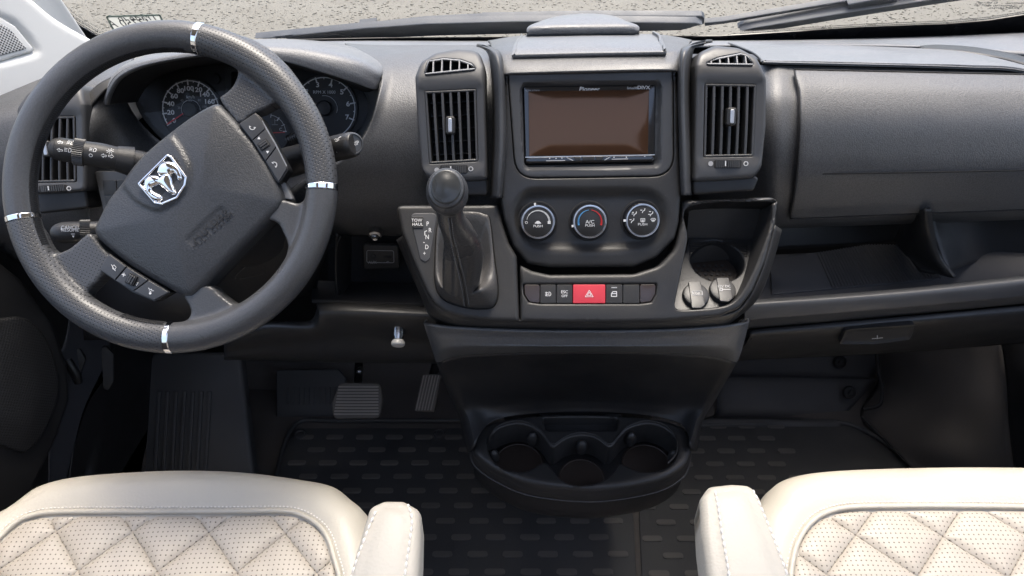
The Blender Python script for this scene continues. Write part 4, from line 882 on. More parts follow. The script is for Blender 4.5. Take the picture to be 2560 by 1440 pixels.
for q in keys: relief('key', ST, ST.pxs(q, -.005), M['satin'], rd, h0=-.0046, bevel=.0004, thick=.002)

# ================================================================== climate controls
cp = thing('climate_controls', 'row of three chrome-ringed heater and air-conditioning dials', 'climate control', at(1475, 640, .88))
kn = []
for nm, c in (('fan_dial', (1345, 555)), ('temperature_dial', (1475, 554)), ('airflow_dial', (1607, 551))):
    x, y = ST.px(*c, .012); q = abs(ST.px(c[0] + 10, c[1], .012)[0] - x) / 10
    k = sub(nm, ST.w(x, y, .004), cp); kn.append((k, x, y, q))
    lathe('socket_ring', ST, [(52 * q, -.004), (51 * q, -.0015), (48 * q, -.0012), (47 * q, -.004)], M['void'], k, 56, c=(x, y))
    lathe('grip', ST, [(46 * q, -.004), (45.5 * q, .006), (44 * q, .0085), (42 * q, .009)], M['gloss'], k, 56, c=(x, y))
    lathe('ring', ST, [(43 * q, .006), (43 * q, .0108), (41.5 * q, .0124), (39.5 * q, .0124), (38.6 * q, .0112)], M['silver_ring'], k, 64, c=(x, y))
    lathe('face', ST, [(39 * q, .008), (38.5 * q, .0110), (37 * q, .0114), (.0005, .0114)], M['satin'], k, 56, c=(x, y))
FH = .0116
k, x, y, q = kn[0]
for a0, a1, w_ in [(168 - i * 24, 168 - i * 24 - 22, .0005 + .00033 * i) for i in range(7)]: strokes('fan_scale', ST, [arc((x, y), 28.5 * q, a0, a1, 6)], w_ * 1.0, M['print'], k, h=FH)
strokes('off_mark', ST, [arc((x - 29 * q, y - 1.5 * q), 2.8 * q, 0, 360, 14)], .0006, M['print'], k, h=FH)
strokes('fan_symbol', ST, [], .0006, M['print'], k, h=FH, fills=[circle((x + 28 * q + 2.6 * q * math.cos(R(45 + 90 * i)), y - 1 * q + 2.6 * q * math.sin(R(45 + 90 * i))), 2.0 * q, 9) for i in range(4)])
strokes('recirculation_symbol', ST, [arc((x, y - 2.2 * q), 2.5 * q, 20, 300, 10)], .0005, M['print'], k, h=FH, fills=[[(x - 8.5 * q, y - 3 * q), (x - 5 * q, y - .5 * q), (x - 3 * q, y + 2.4 * q), (x + 3 * q, y + 2.4 * q), (x + 5 * q, y - .5 * q), (x + 8.5 * q, y - 3 * q), (x + 5 * q, y - 4 * q), (x - 5 * q, y - 4 * q)]])
text('PUSH', ST, (x, y - 10.5 * q), .0046, M['print'], k, h=FH, sx=1.15)
strokes('pointer', ST, [], .001, M['print'], k, h=.0108, th=.001, fills=[[(x + 42 * q * math.cos(R(a)), y + 42 * q * math.sin(R(a))) for a in (97, 103)] + [(x + 48 * q * math.cos(R(a)), y + 48 * q * math.sin(R(a))) for a in (103, 97)]])
k, x, y, q = kn[1]
for i in range(9):
    strokes('cold_scale', ST, [arc((x, y), 29 * q, 195 - i * 11, 195 - i * 11 - 9.6, 3)], .0023 - .0002 * i, M['blue_line'], k, h=FH); strokes('warm_scale', ST, [arc((x, y), 29 * q, -15 + i * 11, -15 + i * 11 + 9.6, 3)], .0023 - .0002 * i, M['red_line'], k, h=FH)
text('A/C', ST, (x, y - 1 * q), .0064, M['print'], k, h=FH, sx=1.1); text('PUSH', ST, (x, y - 10 * q), .0046, M['print'], k, h=FH, sx=1.15)
strokes('pointer', ST, [], .001, M['print'], k, h=.0108, th=.001, fills=[[(x + 41 * q * math.cos(R(a)), y + 41 * q * math.sin(R(a))) for a in (191, 198)] + [(x + 47 * q * math.cos(R(a)), y + 47 * q * math.sin(R(a))) for a in (198, 191)]])
k, x, y, q = kn[2]
def person_icon(cx, cy, arrows):
    s = q; ln = [[(cx + 1 * s, cy - 1.5 * s), (cx + 4 * s, cy + .5 * s), (cx + 4.6 * s, cy + 4.5 * s)], [(cx + 1 * s, cy - 1.5 * s), (cx - .8 * s, cy - 3 * s), (cx - 1.6 * s, cy - 6 * s)]]
    for ax_, ay_ in arrows: ln.append([(cx + (ax_ - 2.2) * s, cy + ay_ * s), (cx + (ax_ + 1.6) * s, cy + ay_ * s)])
    return ln
for u, v, ar in ((-27, 0, [(-3.5, 2)]), (-21, 17, [(-4, 3), (-4.5, -1)]), (0, 25, [(-4, .5)]), (20, 17, [(-2, 5), (-4, -2)])):
    strokes('airflow_symbol', ST, person_icon(x + u * q, y + v * q, ar), .00095, M['print'], k, h=FH)
strokes('defrost_symbol', ST, [[(x + (26 + dx) * q, y + dy * q) for dx, dy in ((-6, 3), (-3, 5), (3, 5), (6, 3), (3.5, -1), (-3.5, -1), (-6, 3))]] + [[(x + (26 + dx) * q, y - 3 * q), (x + (26 + dx) * q, y + 2 * q)] for dx in (-2, 0, 2)], .0007, M['print'], k, h=FH)
strokes('rear_defrost_symbol', ST, [[(x + dx * q, y + dy * q) for dx, dy in ((-5, 4.5), (5, 4.5), (5, -2.5), (-5, -2.5), (-5, 4.5))]] + [[(x + dx * q, y - 4.5 * q), (x + dx * q, y + 2 * q)] for dx in (-2, 0, 2)], .0007, M['print'], k, h=FH)
text('PUSH', ST, (x, y - 10 * q), .0046, M['print'], k, h=FH, sx=1.15)
strokes('pointer', ST, [], .001, M['print'], k, h=.0108, th=.001, fills=[[(x + 41 * q * math.cos(R(a)), y + 41 * q * math.sin(R(a))) for a in (177, 184)] + [(x + 48 * q * math.cos(R(a)), y + 48 * q * math.sin(R(a))) for a in (184, 177)]])

# ================================================================== lower console
LC = Fr(at(1475, 730, .803), recline=38)
lc = thing('lower_console', 'lower centre console sweeping under the climate dials down to the cup holders', 'console', at(1475, 1250, .95))
left_o = [(987, 512), (1246, 510), (1256, 556), (1272, 606), (1292, 640), (1299, 804), (1233, 803), (1160, 795), (1116, 783), (1085, 760), (1066, 730), (1034, 659), (1004, 585)]
boot_o = [(1092, 578), (1104, 545), (1140, 534), (1185, 533), (1211, 539), (1225, 555), (1237, 657), (1245, 723), (1240, 758), (1222, 771), (1171, 770), (1120, 755), (1096, 734), (1087, 700), (1088, 640)]
relief('gear_surround', LC, rounded(LC.pxs(left_o), [.008, .004, .02, .02, .001, .001, .02, .02, .02, .02, .02, .02, .01]), M['satin'], lc, holes=[spline(LC.pxs(boot_o), 5)], bevel=.006, hole_bevel=.002, thick=.05, hole_thick=.02, res=.007)
pocket = [(1726, 514), (1925, 504), (1931, 512), (1927, 560), (1897, 645), (1868, 708), (1838, 750), (1798, 767), (1704, 774), (1689, 764), (1691, 744), (1706, 672), (1720, 596)]
right_o = [(1300, 662), (1330, 676), (1374, 686), (1585, 684), (1648, 664), (1690, 620), (1702, 560), (1705, 499), (1930, 491), (1948, 500), (1941, 560), (1915, 655), (1884, 728), (1850, 772), (1795, 793), (1663, 804), (1468, 808), (1301, 804)]
sw_u = [1308, 1350, 1390.5, 1432, 1514, 1557, 1599.5, 1642]
sw_hole = LC.pxs([(1308, 711), (1642, 710), (1640, 735), (1628, 755), (1600, 759), (1350, 759), (1322, 755), (1310, 737)])
relief('console_panel', LC, rounded(LC.pxs(right_o), [.001, .01, .03, .03, .03, .03, .02, .006, .012, .012, .02, .02, .02, .02, .02, .02, .02, .001]), M['satin'], lc, holes=[spline(LC.pxs(pocket), 5), rounded(sw_hole, .002)], bevel=.006, hole_bevel=.0035, thick=.05, hole_thick=.085, res=.008)
# bolster swept under the panel edge: the upper lip of the console
lip = []
ou = [(1004, 590), (1034, 662), (1066, 733), (1085, 763), (1116, 787), (1180, 801), (1300, 808), (1468, 812), (1663, 808), (1795, 797), (1850, 777), (1886, 732), (1916, 660), (1942, 565)]
yo = [LC.w(*LC.px(u, v)).y for u, v in ou]
for du, dv, dy in ((0, -6, .006), (0, 4, .008), (0, 14, .014), (0, 22, .022), (0, 24, .05)):
    lip.append([(u + (dv if u > 1840 else (-dv if u < 1100 else 0)) * .55 * (1 if v < 770 else .3), v + dv * (1 if 1080 < u < 1850 else .4), y + dy) for (u, v), y in zip(ou, yo)])
L('console_lip', lip, M['satin'], lc, nu=5, nv=4)
# pocket: back wall, ledge with round cup well
PW = Fr(at(1800, 610, .905), recline=12)
relief('pocket_back', PW, PW.pxs([(1724, 508), (1932, 500), (1934, 520), (1930, 560), (1912, 618), (1905, 640), (1712, 660), (1716, 600)]), M['satin'], lc, bevel=0, thick=.004)
PF = Fr(at(1780, 768, .80), recline=66)
cupc = PF.px(1793, 652); cupr = abs(PF.px(1860, 652)[0] - cupc[0])
relief('pocket_ledge', PF, PF.pxs([(1724, 596), (1920, 600), (1902, 645), (1873, 710), (1842, 754), (1800, 771), (1704, 778), (1685, 768), (1687, 744), (1702, 672)]), M['ledge'], lc, holes=[circle(cupc, cupr, 48, cupr * .93)], bevel=0, hole_bevel=.003, thick=.004, hole_thick=.035)
lathe('cup_well_floor', PF, [(cupr * 1.05, -.036), (cupr * 1.05, -.034), (cupr * .8, -.034), (.001, -.034)], M['cup_pad'], lc, 40, c=cupc)
V, F = [], []
for i in range(-5, 6):
    for j in range(-5, 6):
        a, b = i * .0085 + (j % 2) * .00425, j * .0074
        if math.hypot(a, b) < cupr * .72 and b < .02: prism(V, F, circle((cupc[0] + a, cupc[1] + b), .0023, 8), PF, -.0345, -.0325)
mesh_obj('well_studs', V, F, M['rubber'], lc, 0)['kind'] = 'stuff'
V, F = [], []
for i in range(9):
    v = 607 + i * 4.2
    for a, b in ((1725, 1793 - 66 * math.sqrt(max(0, 1 - ((v - 655) / 46) ** 2)) - 4), (1793 + 66 * math.sqrt(max(0, 1 - ((v - 655) / 46) ** 2)) + 4, 1868)):
        if b > a:
            p, r_ = PF.px(a, v), PF.px(b, v); prism(V, F, [(p[0], p[1] - .0008), (r_[0], r_[1] - .0008), (r_[0], r_[1] + .0008), (p[0], p[1] + .0008)], PF, -.0005, .0012)
mesh_obj('ledge_ribs', V, F, M['satin'], lc, 0)['kind'] = 'stuff'
def socket_cap(label, c, tongue, txt, extra):
    t = thing('socket_cap', label, 'socket cap', PF.w(*PF.px(*c)), 'power socket caps'); x, y = PF.px(*c, .005); q = abs(PF.px(c[0] + 10, c[1], .005)[0] - x) / 10
    lathe('cap', PF, [(33 * q, -.002), (33 * q, .004), (31.5 * q, .0065), (28 * q, .0075), (.001, .0075)], M['ledge'], t, 44, c=(x, y), ell=1.05)
    relief('tongue', PF, rounded(PF.pxs(tongue, .009), .0025), M['ledge'], t, h0=.0092, bevel=.0008, thick=.004)
    text(txt, PF, PF.px(*extra, .0093), .0056, M['print_dim'], t, h=.0094); return t
c1 = socket_cap('round socket cap marked USB on the console ledge', (1740, 737), [(1721, 703), (1751, 703), (1763, 762), (1752, 770), (1730, 770)], 'USB', (1741, 733))
o = PF.pxs([(1730, 728), (1755, 728), (1756, 738), (1731, 738)], .0093); strokes('label_box', PF, [o + o[:1]], .0006, M['print_dim'], c1, h=.0094)
c2 = socket_cap('round socket cap marked 12V DC on the console ledge', (1807, 725), [(1791, 694), (1822, 694), (1832, 746), (1822, 754), (1800, 753)], '12V DC', (1810, 716))
o = PF.pxs([(1800, 721), (1806, 721), (1806, 727), (1800, 727)], .0093); strokes('plug_symbol', PF, [o + o[:1], PF.pxs([(1806, 724), (1826, 724)], .0093)], .0010, M['print_dim'], c2, h=.0094)

# switch row
sb = thing('switch_bank', 'row of dashboard switches with the red hazard button in the middle', 'switches', at(1475, 758, .80))
SWH = -.0015
for i in range(7):
    u0, u1 = sw_u[i] + .7, sw_u[i + 1] - .7; haz = i == 3; hh = SWH + (.001 if haz else 0)
    if i == 0: P_ = [(u0 + 2, 711.5), (u1, 711.5), (u1, 758), (1324, 754.5), (1312, 737)]
    elif i == 6: P_ = [(u0, 711), (u1 - 2, 710.8), (1638.5, 735), (1627, 753.5), (u0, 758)]
    else: P_ = [(u0, 711.5), (u1, 711.3), (u1, 758.2), (u0, 758.4)]
    nm = 'hazard_button' if haz else ('blank_switch' if i in (0, 5, 6) else 'switch_button')
    b_ = relief(nm, LC, rounded(LC.pxs(P_, hh), .0015 if 0 < i < 6 else .003), M['red'] if haz else (M['end_switch'] if i in (0, 6) else M['satin']), sb, h0=hh, bevel=.0008, thick=.012)
    cx, cy = LC.px((u0 + u1) / 2, 735, hh); q = abs(LC.px(1485, 735, hh)[0] - LC.px(1475, 735, hh)[0]) / 10; h_ = hh + .0001
    if haz:
        b_['label'] = 'red hazard warning button'
        tri = lambda s: [(cx, cy + 9.5 * s * q), (cx + 10 * s * q, cy - 7 * s * q), (cx - 10 * s * q, cy - 7 * s * q), (cx, cy + 9.5 * s * q)]
        strokes('hazard_symbol', LC, [tri(1), tri(.5)], .0006, M['print'], b_, h=h_)
    if i == 1: strokes('fog_lamp_symbol', LC, [arc((cx + 2 * q, cy), 5 * q, 90, -90, 10), [(cx + 2 * q, cy + 5 * q), (cx + 2 * q, cy - 5 * q)]] + [[(cx - 7 * q, cy + d * q), (cx - 1 * q, cy + (d - .8) * q)] for d in (4, 0, -4)] + [[(cx - 4 * q, cy + 5 * q), (cx - 4.6 * q, cy), (cx - 4 * q, cy - 5 * q)]], .0007, M['print'], b_, h=h_)
    if i == 2: text('ESC', LC, (cx, cy + 5 * q), .0056, M['print'], b_, h=h_); text('OFF', LC, (cx, cy - 5 * q), .0046, M['print'], b_, h=h_)
    if i == 4:
        strokes('door_lock_symbol', LC, [[(cx + a * q, cy + b2 * q) for a, b2 in ((-7, 1), (-3, 6), (6, 6), (6, -6), (-7, -6), (-7, 1), (6, 1))]], .0009, M['print'], b_, h=h_); relief('indicator', LC, rounded([(cx - 7 * q, cy + 14.5 * q), (cx + 7 * q, cy + 14.5 * q), (cx + 7 * q, cy + 17.5 * q), (cx - 7 * q, cy + 17.5 * q)], .0005), M['print_dim'], b_, h0=h_ + .0004, bevel=.0002, thick=.001)

# gear indicator plate
gp = thing('gear_indicator', 'gear indicator plate reading P R N D with a tow haul button', 'gear indicator', LC.w(*LC.px(1058, 650)))
relief('plate', LC, rounded(LC.pxs([(1023, 532), (1093, 532), (1075, 648), (1063, 656), (1050, 648)], .0015), [.008, .007, .006, .004, .006]), M['bezel'], gp, h0=.0012, bevel=.0012, thick=.006)
tb = relief('tow_haul_button', LC, rounded(LC.pxs([(1028, 541), (1058, 541), (1058, 571), (1033, 571)], .002), .002), M['satin'], gp, h0=.0024, bevel=.0007, thick=.003)
text('TOW', LC, LC.px(1042, 551, .0025), .0058, M['print'], tb, h=.0025); text('HAUL', LC, LC.px(1044, 561, .0025), .0056, M['print'], tb, h=.0025)
for s, c in (('P', (1069, 560)), ('R', (1075, 576)), ('N', (1068, 593)), ('-', (1060, 605)), ('D', (1067, 618)), ('+', (1061, 634))): text(s, LC, LC.px(*c, .0013), .0085, M['print'], gp, h=.0013, sx=.8)
strokes('gate_line', LC, [LC.pxs([(1062, 588), (1062, 579), (1067, 577)], .0013)], .0009, M['print'], gp, h=.0013)

# gear lever with leather boot
gear = thing('gear_lever', 'automatic gear lever with round black knob and stitched leather boot', 'gear lever', LC.w(*LC.px(1168, 760)))
KC = at(1119, 482, .705); base_o = spline(LC.pxs(boot_o, -.004), 6); B0 = np.array([LC.w(x, y, -.004) for x, y in base_o]); nb = len(B0)
neck = at(1127, 545, .725); axis = (KC - at(1168, 660, .815)).normalized(); e1 = Vector((1, 0, 0)); e1 = (e1 - axis * e1.dot(axis)).normalized(); e2 = axis.cross(e1)
bc = B0.mean(0); rings = []
ang = np.array([math.atan2((Vector(p) - Vector(bc)).dot(LC.Y), (Vector(p) - Vector(bc)).dot(LC.X)) for p in B0])
def ring(c, r, ph=0.0, fold=0.0): return np.array([np.array(c + e1 * (r * (1 + fold * math.cos(3 * a + .6)) * math.cos(a)) + e2 * (r * .95 * (1 + fold * math.cos(3 * a + .6)) * math.sin(a))) for a in ang])
cols = [B0, bc + (B0 - bc) * .93 + np.array(LC.N) * .006]
mid1 = ring(at(1150, 706, .785), .0200, fold=.05); mid2 = ring(at(1154, 640, .762), .0212, fold=.07); mid3 = ring(at(1150, 588, .742), .0190, fold=.04); top_ = ring(neck, .0150); top2 = ring(KC - axis * .012, .0150)
wv = np.clip(1.15 + np.sin(ang), .15, 1.6)[:, None]; fr_ = (np.exp(-((ang + .75) / .28) ** 2) + .6 * np.exp(-((ang + 2.45) / .22) ** 2))[:, None]
lk = .45 + .30 * np.minimum(wv, 1); lowm = cols[1] * (1 - lk) + mid1 * lk + np.array(LC.N) * (.004 - .026 * wv + .022 * fr_)
cols[1] = cols[1] + np.array(LC.N) * (.004 * (1.6 - wv))
wrap = lambda x: (x + math.pi) % (2 * math.pi) - math.pi
gf = (.24 * np.exp(-(wrap(ang + .10) / .22) ** 2) - .22 * np.exp(-(wrap(ang - .35) / .30) ** 2) + .20 * np.exp(-(wrap(ang + 2.75) / .20) ** 2) - .15 * np.exp(-(wrap(ang + 2.2) / .25) ** 2) - .12 * np.exp(-(wrap(ang + 1.15) / .22) ** 2))[:, None]
mid1 = mid1 + (mid1 - mid1.mean(0)) * (gf * .9); mid2 = mid2 + (mid2 - mid2.mean(0)) * gf * .8; mid3 = mid3 + (mid3 - mid3.mean(0)) * gf * .3
loft('boot', [list(map(tuple, r)) for r in (cols[0], cols[1], lowm, mid1, mid2, mid3, top_, top2)], M['boot'], gear, nu=1, nv=5, thick=.0, closed=True, smooth=75)
seam = [at(1172, 768, .772), at(1170, 745, .765), at(1160, 705, .757), at(1149, 655, .741), at(1138, 600, .722), at(1130, 560, .708), at(1126, 540, .705)]
KF = Fr(KC, recline=40)
prof = [(.009, -.034), (.0135, -.028), (.0185, -.018), (.0215, -.006), (.0222, .004), (.0212, .013), (.0180, .0195), (.0172, .0198), (.0165, .0205), (.012, .0222), (.006, .0232), (.001, .0234)]
kv = lathe('knob', KF, prof, M['lea'], gear, 48, ell=1.10)
capo = [(x * .0165 / .0165, y) for x, y in []]
relief('knob_cap', KF, circle((0, .001), .0160, 40, .0185), M['gloss'] if False else plastic('knob_cap_plastic', (.03, .032, .033), .28, var=0), gear, h0=.0225, bevel=.002, thick=.006, res=.003, hfun=lambda x, y, d: .0035 * ss(d, 0, .016))
lathe('knob_ring', KF, [(.0178, .015), (.0196, .0168), (.0186, .0185), (.0170, .0190)], M['satin'], gear, 48, ell=1.10)
# stitched seam up the boot: project onto the boot surface toward the viewer
bpy.context.view_layer.update()
_boot = [o for o in gear.children if o.name.startswith('boot')][0]
def on_surf(o, u, v, lift=.0008):
    ok, loc, nr, i = o.ray_cast(CAM, ray(u, v).normalized()); return Vector(loc) - ray(u, v).normalized() * lift if ok else None
for off in (-6, 6):
    pts = [on_surf(_boot, u + off * (.6 if v < 600 else 1), v) for u, v in ((1167, 766), (1164, 745), (1160, 722), (1155, 695), (1148, 668), (1141, 640), (1135, 615), (1130, 590), (1127, 565), (1125, 546))]
    pts = [p for p in pts if p is not None]
    if len(pts) > 3: beads('boot_stitching', spline(pts, 4, False), .0036, M['thread_g'], gear, gap=.3)
pts = [p for p in (on_surf(_boot, u, v, .0002) for u, v in ((1167, 767), (1164, 745), (1160, 722), (1155, 695), (1148, 668), (1141, 640), (1135, 615), (1130, 590), (1127, 565), (1125, 546))) if p is not None]
if len(pts) > 3: tube_obj('boot_seam', spline(pts, 4, False), .0006, M['void'], gear, 6)

# pedestal below the lip
ped = [[(1062, 800, .86), (1066, 812, .79), (1150, 822, .772), (1300, 829, .765), (1460, 831, .763), (1640, 829, .765), (1790, 820, .772), (1866, 808, .79), (1872, 796, .86)],
       [(1068, 830, .87), (1073, 832, .80), (1150, 838, .783), (1300, 843, .776), (1460, 845, .774), (1640, 843, .776), (1790, 836, .783), (1860, 828, .80), (1868, 822, .87)],
       [(1074, 850, .88), (1080, 852, .81), (1150, 856, .790), (1300, 860, .782), (1460, 861, .780), (1640, 860, .782), (1780, 855, .790), (1855, 848, .81), (1862, 842, .88)],
       [(1082, 880, .90), (1090, 882, .825), (1150, 870, .800), (1300, 868, .790), (1460, 868, .788), (1640, 868, .790), (1775, 870, .800), (1846, 880, .825), (1852, 878, .90)],
       [(1090, 905, .92), (1100, 905, .85), (1150, 890, .845), (1300, 882, .835), (1460, 880, .832), (1640, 882, .835), (1768, 890, .845), (1836, 905, .85), (1842, 903, .92)],
       [(1110, 955, .95), (1120, 955, .88), (1180, 945, .885), (1310, 935, .888), (1460, 932, .89), (1620, 935, .888), (1750, 945, .885), (1808, 955, .88), (1815, 955, .95)],
       [(1135, 1015, .98), (1148, 1015, .90), (1200, 1005, .915), (1310, 995, .925), (1460, 992, .93), (1610, 995, .925), (1720, 1005, .915), (1772, 1015, .90), (1780, 1015, .98)],
       [(1150, 1050, .98), (1165, 1055, .89), (1225, 1035, .915), (1320, 1020, .93), (1460, 1014, .935), (1600, 1020, .93), (1700, 1036, .915), (1748, 1055, .89), (1758, 1052, .98)],
       [(1168, 1130, .95), (1179, 1122, .852), (1226, 1056, .903), (1320, 1036, .928), (1460, 1030, .933), (1600, 1037, .928), (1702, 1060, .903), (1729, 1120, .852), (1742, 1128, .95)]]
ped = [[(u, v, y + (.020, .014, .008, .003, 0, 0, 0, 0, 0)[k]) for u, v, y in r] for k, r in enumerate(ped)]
L('pedestal_brow', ped[:5], M['dash'], lc, nu=5, nv=5)
L('pedestal', ped[4:], M['black'], lc, nu=5, nv=5)  # same pedestal, black here: shade of the overhang put into its colour
# cup-holder tray
TR = Fr(at(1455, 1130, .852), recline=82)
tray_o = [(1179, 1112), (1184, 1083), (1222, 1055), (1312, 1037), (1455, 1031), (1612, 1040), (1702, 1061), (1728, 1090), (1726, 1137), (1706, 1166), (1650, 1196), (1540, 1217), (1444, 1220), (1320, 1204), (1240, 1170), (1194, 1138)]
zz = lambda x, y: (900 + x * .375, 800 + y * .375)
cup_o = [zz(*p) for p in ((855, 850), (870, 780), (930, 720), (1050, 690), (1150, 715), (1220, 770), (1262, 832), (1290, 845), (1312, 835), (1380, 790), (1475, 770), (1570, 785), (1640, 836), (1662, 845), (1690, 832), (1740, 770), (1800, 720), (1910, 690), (2010, 710), (2080, 760), (2115, 830), (2105, 915), (2050, 975), (1960, 1008), (1850, 1003), (1745, 955), (1715, 965), (1680, 1020), (1620, 1065), (1560, 1088), (1475, 1096), (1390, 1085), (1325, 1045), (1270, 975), (1235, 950), (1200, 955), (1130, 998), (1050, 1008), (950, 980), (880, 920))]
slot = [zz(*p) for p in ((1215, 648), (1725, 648), (1710, 735), (1240, 735))]
tr = thing('cup_holder_tray', 'black triple cup holder tray at the foot of the console', 'cup holder', TR.w(*TR.px(1455, 1225), -.15))
relief('tray', TR, spline(TR.pxs(tray_o), 5), M['satin'], tr, holes=[spline(TR.pxs(cup_o), 3), rounded(TR.pxs(slot), .006)], bevel=.010, hole_bevel=.004, thick=.03, hole_thick=.05, res=.009)
rim = [TR.w(*p, .0) for p in spline(TR.pxs([(u + (u - 1453) * -.0, v - 6) for u, v in cup_o[0:24]]), 3, False)]
tube_obj('cup_rim_bead', spline([TR.w(*TR.px(u, v - 7), .0005) for u, v in cup_o[0:23]], 3, False), .0016, M['satin'], tr, 8)
relief('slot_floor', TR, TR.pxs([(1350, 1035), (1553, 1035), (1550, 1085), (1352, 1085)], -.02), M['void'], tr, h0=-.02, bevel=0, thick=.004)
DT = .062

for c, r_ in (((1297, 1160), .043), ((1454, 1196), .039), ((1617, 1162), .043)):
    lathe('cup_pad', TR, [(r_, -DT - .001), (r_, -DT + .002), (r_ * .93, -DT + .003), (r_ * .9, -DT + .0015), (.001, -DT + .0015)], M['cup_pad'], tr, 40, c=TR.px(*c, -DT))
for c in ((1332, 1098), (1234, 1142), (1454, 1118), (1576, 1098), (1684, 1142)):
    p = TR.w(*TR.px(*c, -.022), -.022); V, F = [], []
    for i in range(9):
        th_ = math.pi * i / 8
        for k_ in range(16): V.append(p + TR.N * (.017 * math.cos(th_)) + TR.X * (.010 * math.sin(th_) * math.cos(k_ * math.pi / 8)) + TR.Y * (.009 * math.sin(th_) * math.sin(k_ * math.pi / 8)))
    for i in range(8):
        for k_ in range(16): F.append((i * 16 + k_, i * 16 + (k_ + 1) % 16, (i + 1) * 16 + (k_ + 1) % 16, (i + 1) * 16 + k_))
    mesh_obj('cup_grip_spring', V, F, M['satin'], tr, 60)
to = TR.pxs(spline(tray_o, 3)); ctr = np.mean(np.array(to), 0); n_ = len(to)
def tring(s, h, dy=0.0): return [tuple(TR.w(ctr[0] + (x - ctr[0]) * s, ctr[1] + (y - ctr[1]) * s + dy, h)) for x, y in to]
loft('tray_skirt', [tring(1.0, -.016), tring(1.012, -.022), tring(1.01, -.034), tring(.985, -.040)], M['satin'], tr, nu=1, nv=3, closed=True, thick=0)
tube_obj('tray_seam_highlight', [Vector(p) for p in tring(1.012, -.036)], .0012, M['bezel'], tr, 8, closed=True)  # seam ridge bead, paler to stand in for the rim's highlight
loft('tray_bowl', [tring(.985, -.036), tring(.985, -.075, .002), tring(.965, -.098, .006), tring(.88, -.122, .016), tring(.62, -.138, .03), tring(.02, -.142, .05)], M['black'], tr, nu=1, nv=4, closed=True, thick=0)
relief('well_floor', TR, [(ctr[0] + (x - ctr[0]) * .95, ctr[1] + (y - ctr[1]) * .93 + .004) for x, y in to], M['black'], tr, h0=-DT, bevel=0, thick=.002)
pc_ = at(1455, 1000, .98)
def pring(z, y, w, d): return [(pc_.x + w * math.cos(2 * math.pi * k / 32), y + d * math.sin(2 * math.pi * k / 32), z) for k in range(32)]
loft('pedestal_foot', [pring(.50, 1.02, .16, .08), pring(.30, 1.10, .13, .10), pring(.12, 1.26, .12, .12), pring(.0, 1.34, .13, .13)], M['black'], lc, nu=1, nv=4, closed=True, thick=0)
# ================================================================== steering wheel
WH = Fr(at(428, 468, .8006), recline=33)
sw = thing('steering_wheel', 'black leather steering wheel turned left with chrome bands and silver emblem', 'steering wheel', at(560, 650, .90))
PXM = abs(WH.px(438, 468)[0] - WH.px(428, 468)[0]) / 10     # metres per photo pixel in the wheel's plane
WC = WH.px(427.5, 467.5); RR, RT = 377 * PXM, 39.5 * PXM
M['perf'] = perforated('perforated_leather', (.056, .057, .060), .38, .0058, .13, WH, rot=20, grain=.06)
def rim_arc(V, F, a0, a1, n=40, k=1.0):
    s = len(V); m = 20
    for i in range(n + 1):
        a = R(a0 + (a1 - a0) * i / n); c_, s_ = math.cos(a), math.sin(a)
        for j in range(m):
            t = 2 * math.pi * j / m; r_ = RR + RT * k * math.cos(t); V.append(WH.w(WC[0] + r_ * c_, WC[1] + r_ * s_, RT * k * .92 * math.sin(t)))
    for i in range(n):
        for j in range(m): F.append((s + i * m + j, s + i * m + (j + 1) % m, s + (i + 1) * m + (j + 1) % m, s + (i + 1) * m + j))
    F.append(tuple(range(s + m - 1, s - 1, -1))); F.append(tuple(range(s + n * m, s + (n + 1) * m)))
def spoke(V, F, pts, h0=-.026, h1=.002): prism(V, F, spline(WH.pxs(pts, -.005), 4), WH, h0, h1)
sp_r = [(556, 104), (577, 132), (596, 165), (599, 186), (584, 221), (562, 240), (553, 251), (585, 296), (606, 313), (634, 290), (664, 276), (694, 260), (713, 264), (735, 300), (762, 355), (795, 300), (715, 160), (620, 95)]
sp_l = [(70, 555), (96, 578), (111, 610), (128, 630), (151, 633), (181, 621), (210, 597), (232, 584), (262, 620), (287, 650), (262, 690), (240, 714), (222, 730), (217, 743), (224, 758), (248, 781), (290, 804), (240, 830), (120, 722), (58, 620)]
sp_4 = [(690, 500), (731, 506), (750, 510), (765, 498), (776, 470), (806, 480), (806, 600), (742, 694), (703, 674), (717, 645), (722, 612), (712, 587), (698, 558), (670, 545)]
sp_3 = [(462, 735), (476, 762), (481, 783), (470, 801), (436, 817), (440, 852), (560, 834), (650, 778), (628, 748), (592, 761), (570, 749), (551, 734), (530, 715), (490, 715)]
for nm, a0, a1, sps, mt in (('perforated_grip', 0, 79, [sp_r], 'perf'), ('leather_grip', 79, 192, [], 'lea'), ('perforated_grip', 192, 270, [sp_l], 'perf'), ('leather_grip', 270, 360, [sp_3, sp_4], 'lea')):
    V, F = [], []; rim_arc(V, F, a0, a1)
    for s_ in sps: spoke(V, F, s_)
    remeshed(nm, V, F, .0022, 14, M[mt], sw)
for a in (79, 0, 192, 270):
    V, F = [], []; rim_arc(V, F, a - 1.15, a + 1.15, 6, 1.03); o = mesh_obj('chrome_band', V, F, M['chrome'], sw, 60); b_ = o.modifiers.new('b', 'BEVEL'); b_.width = .0012; b_.segments = 2; b_.limit_method = 'ANGLE'
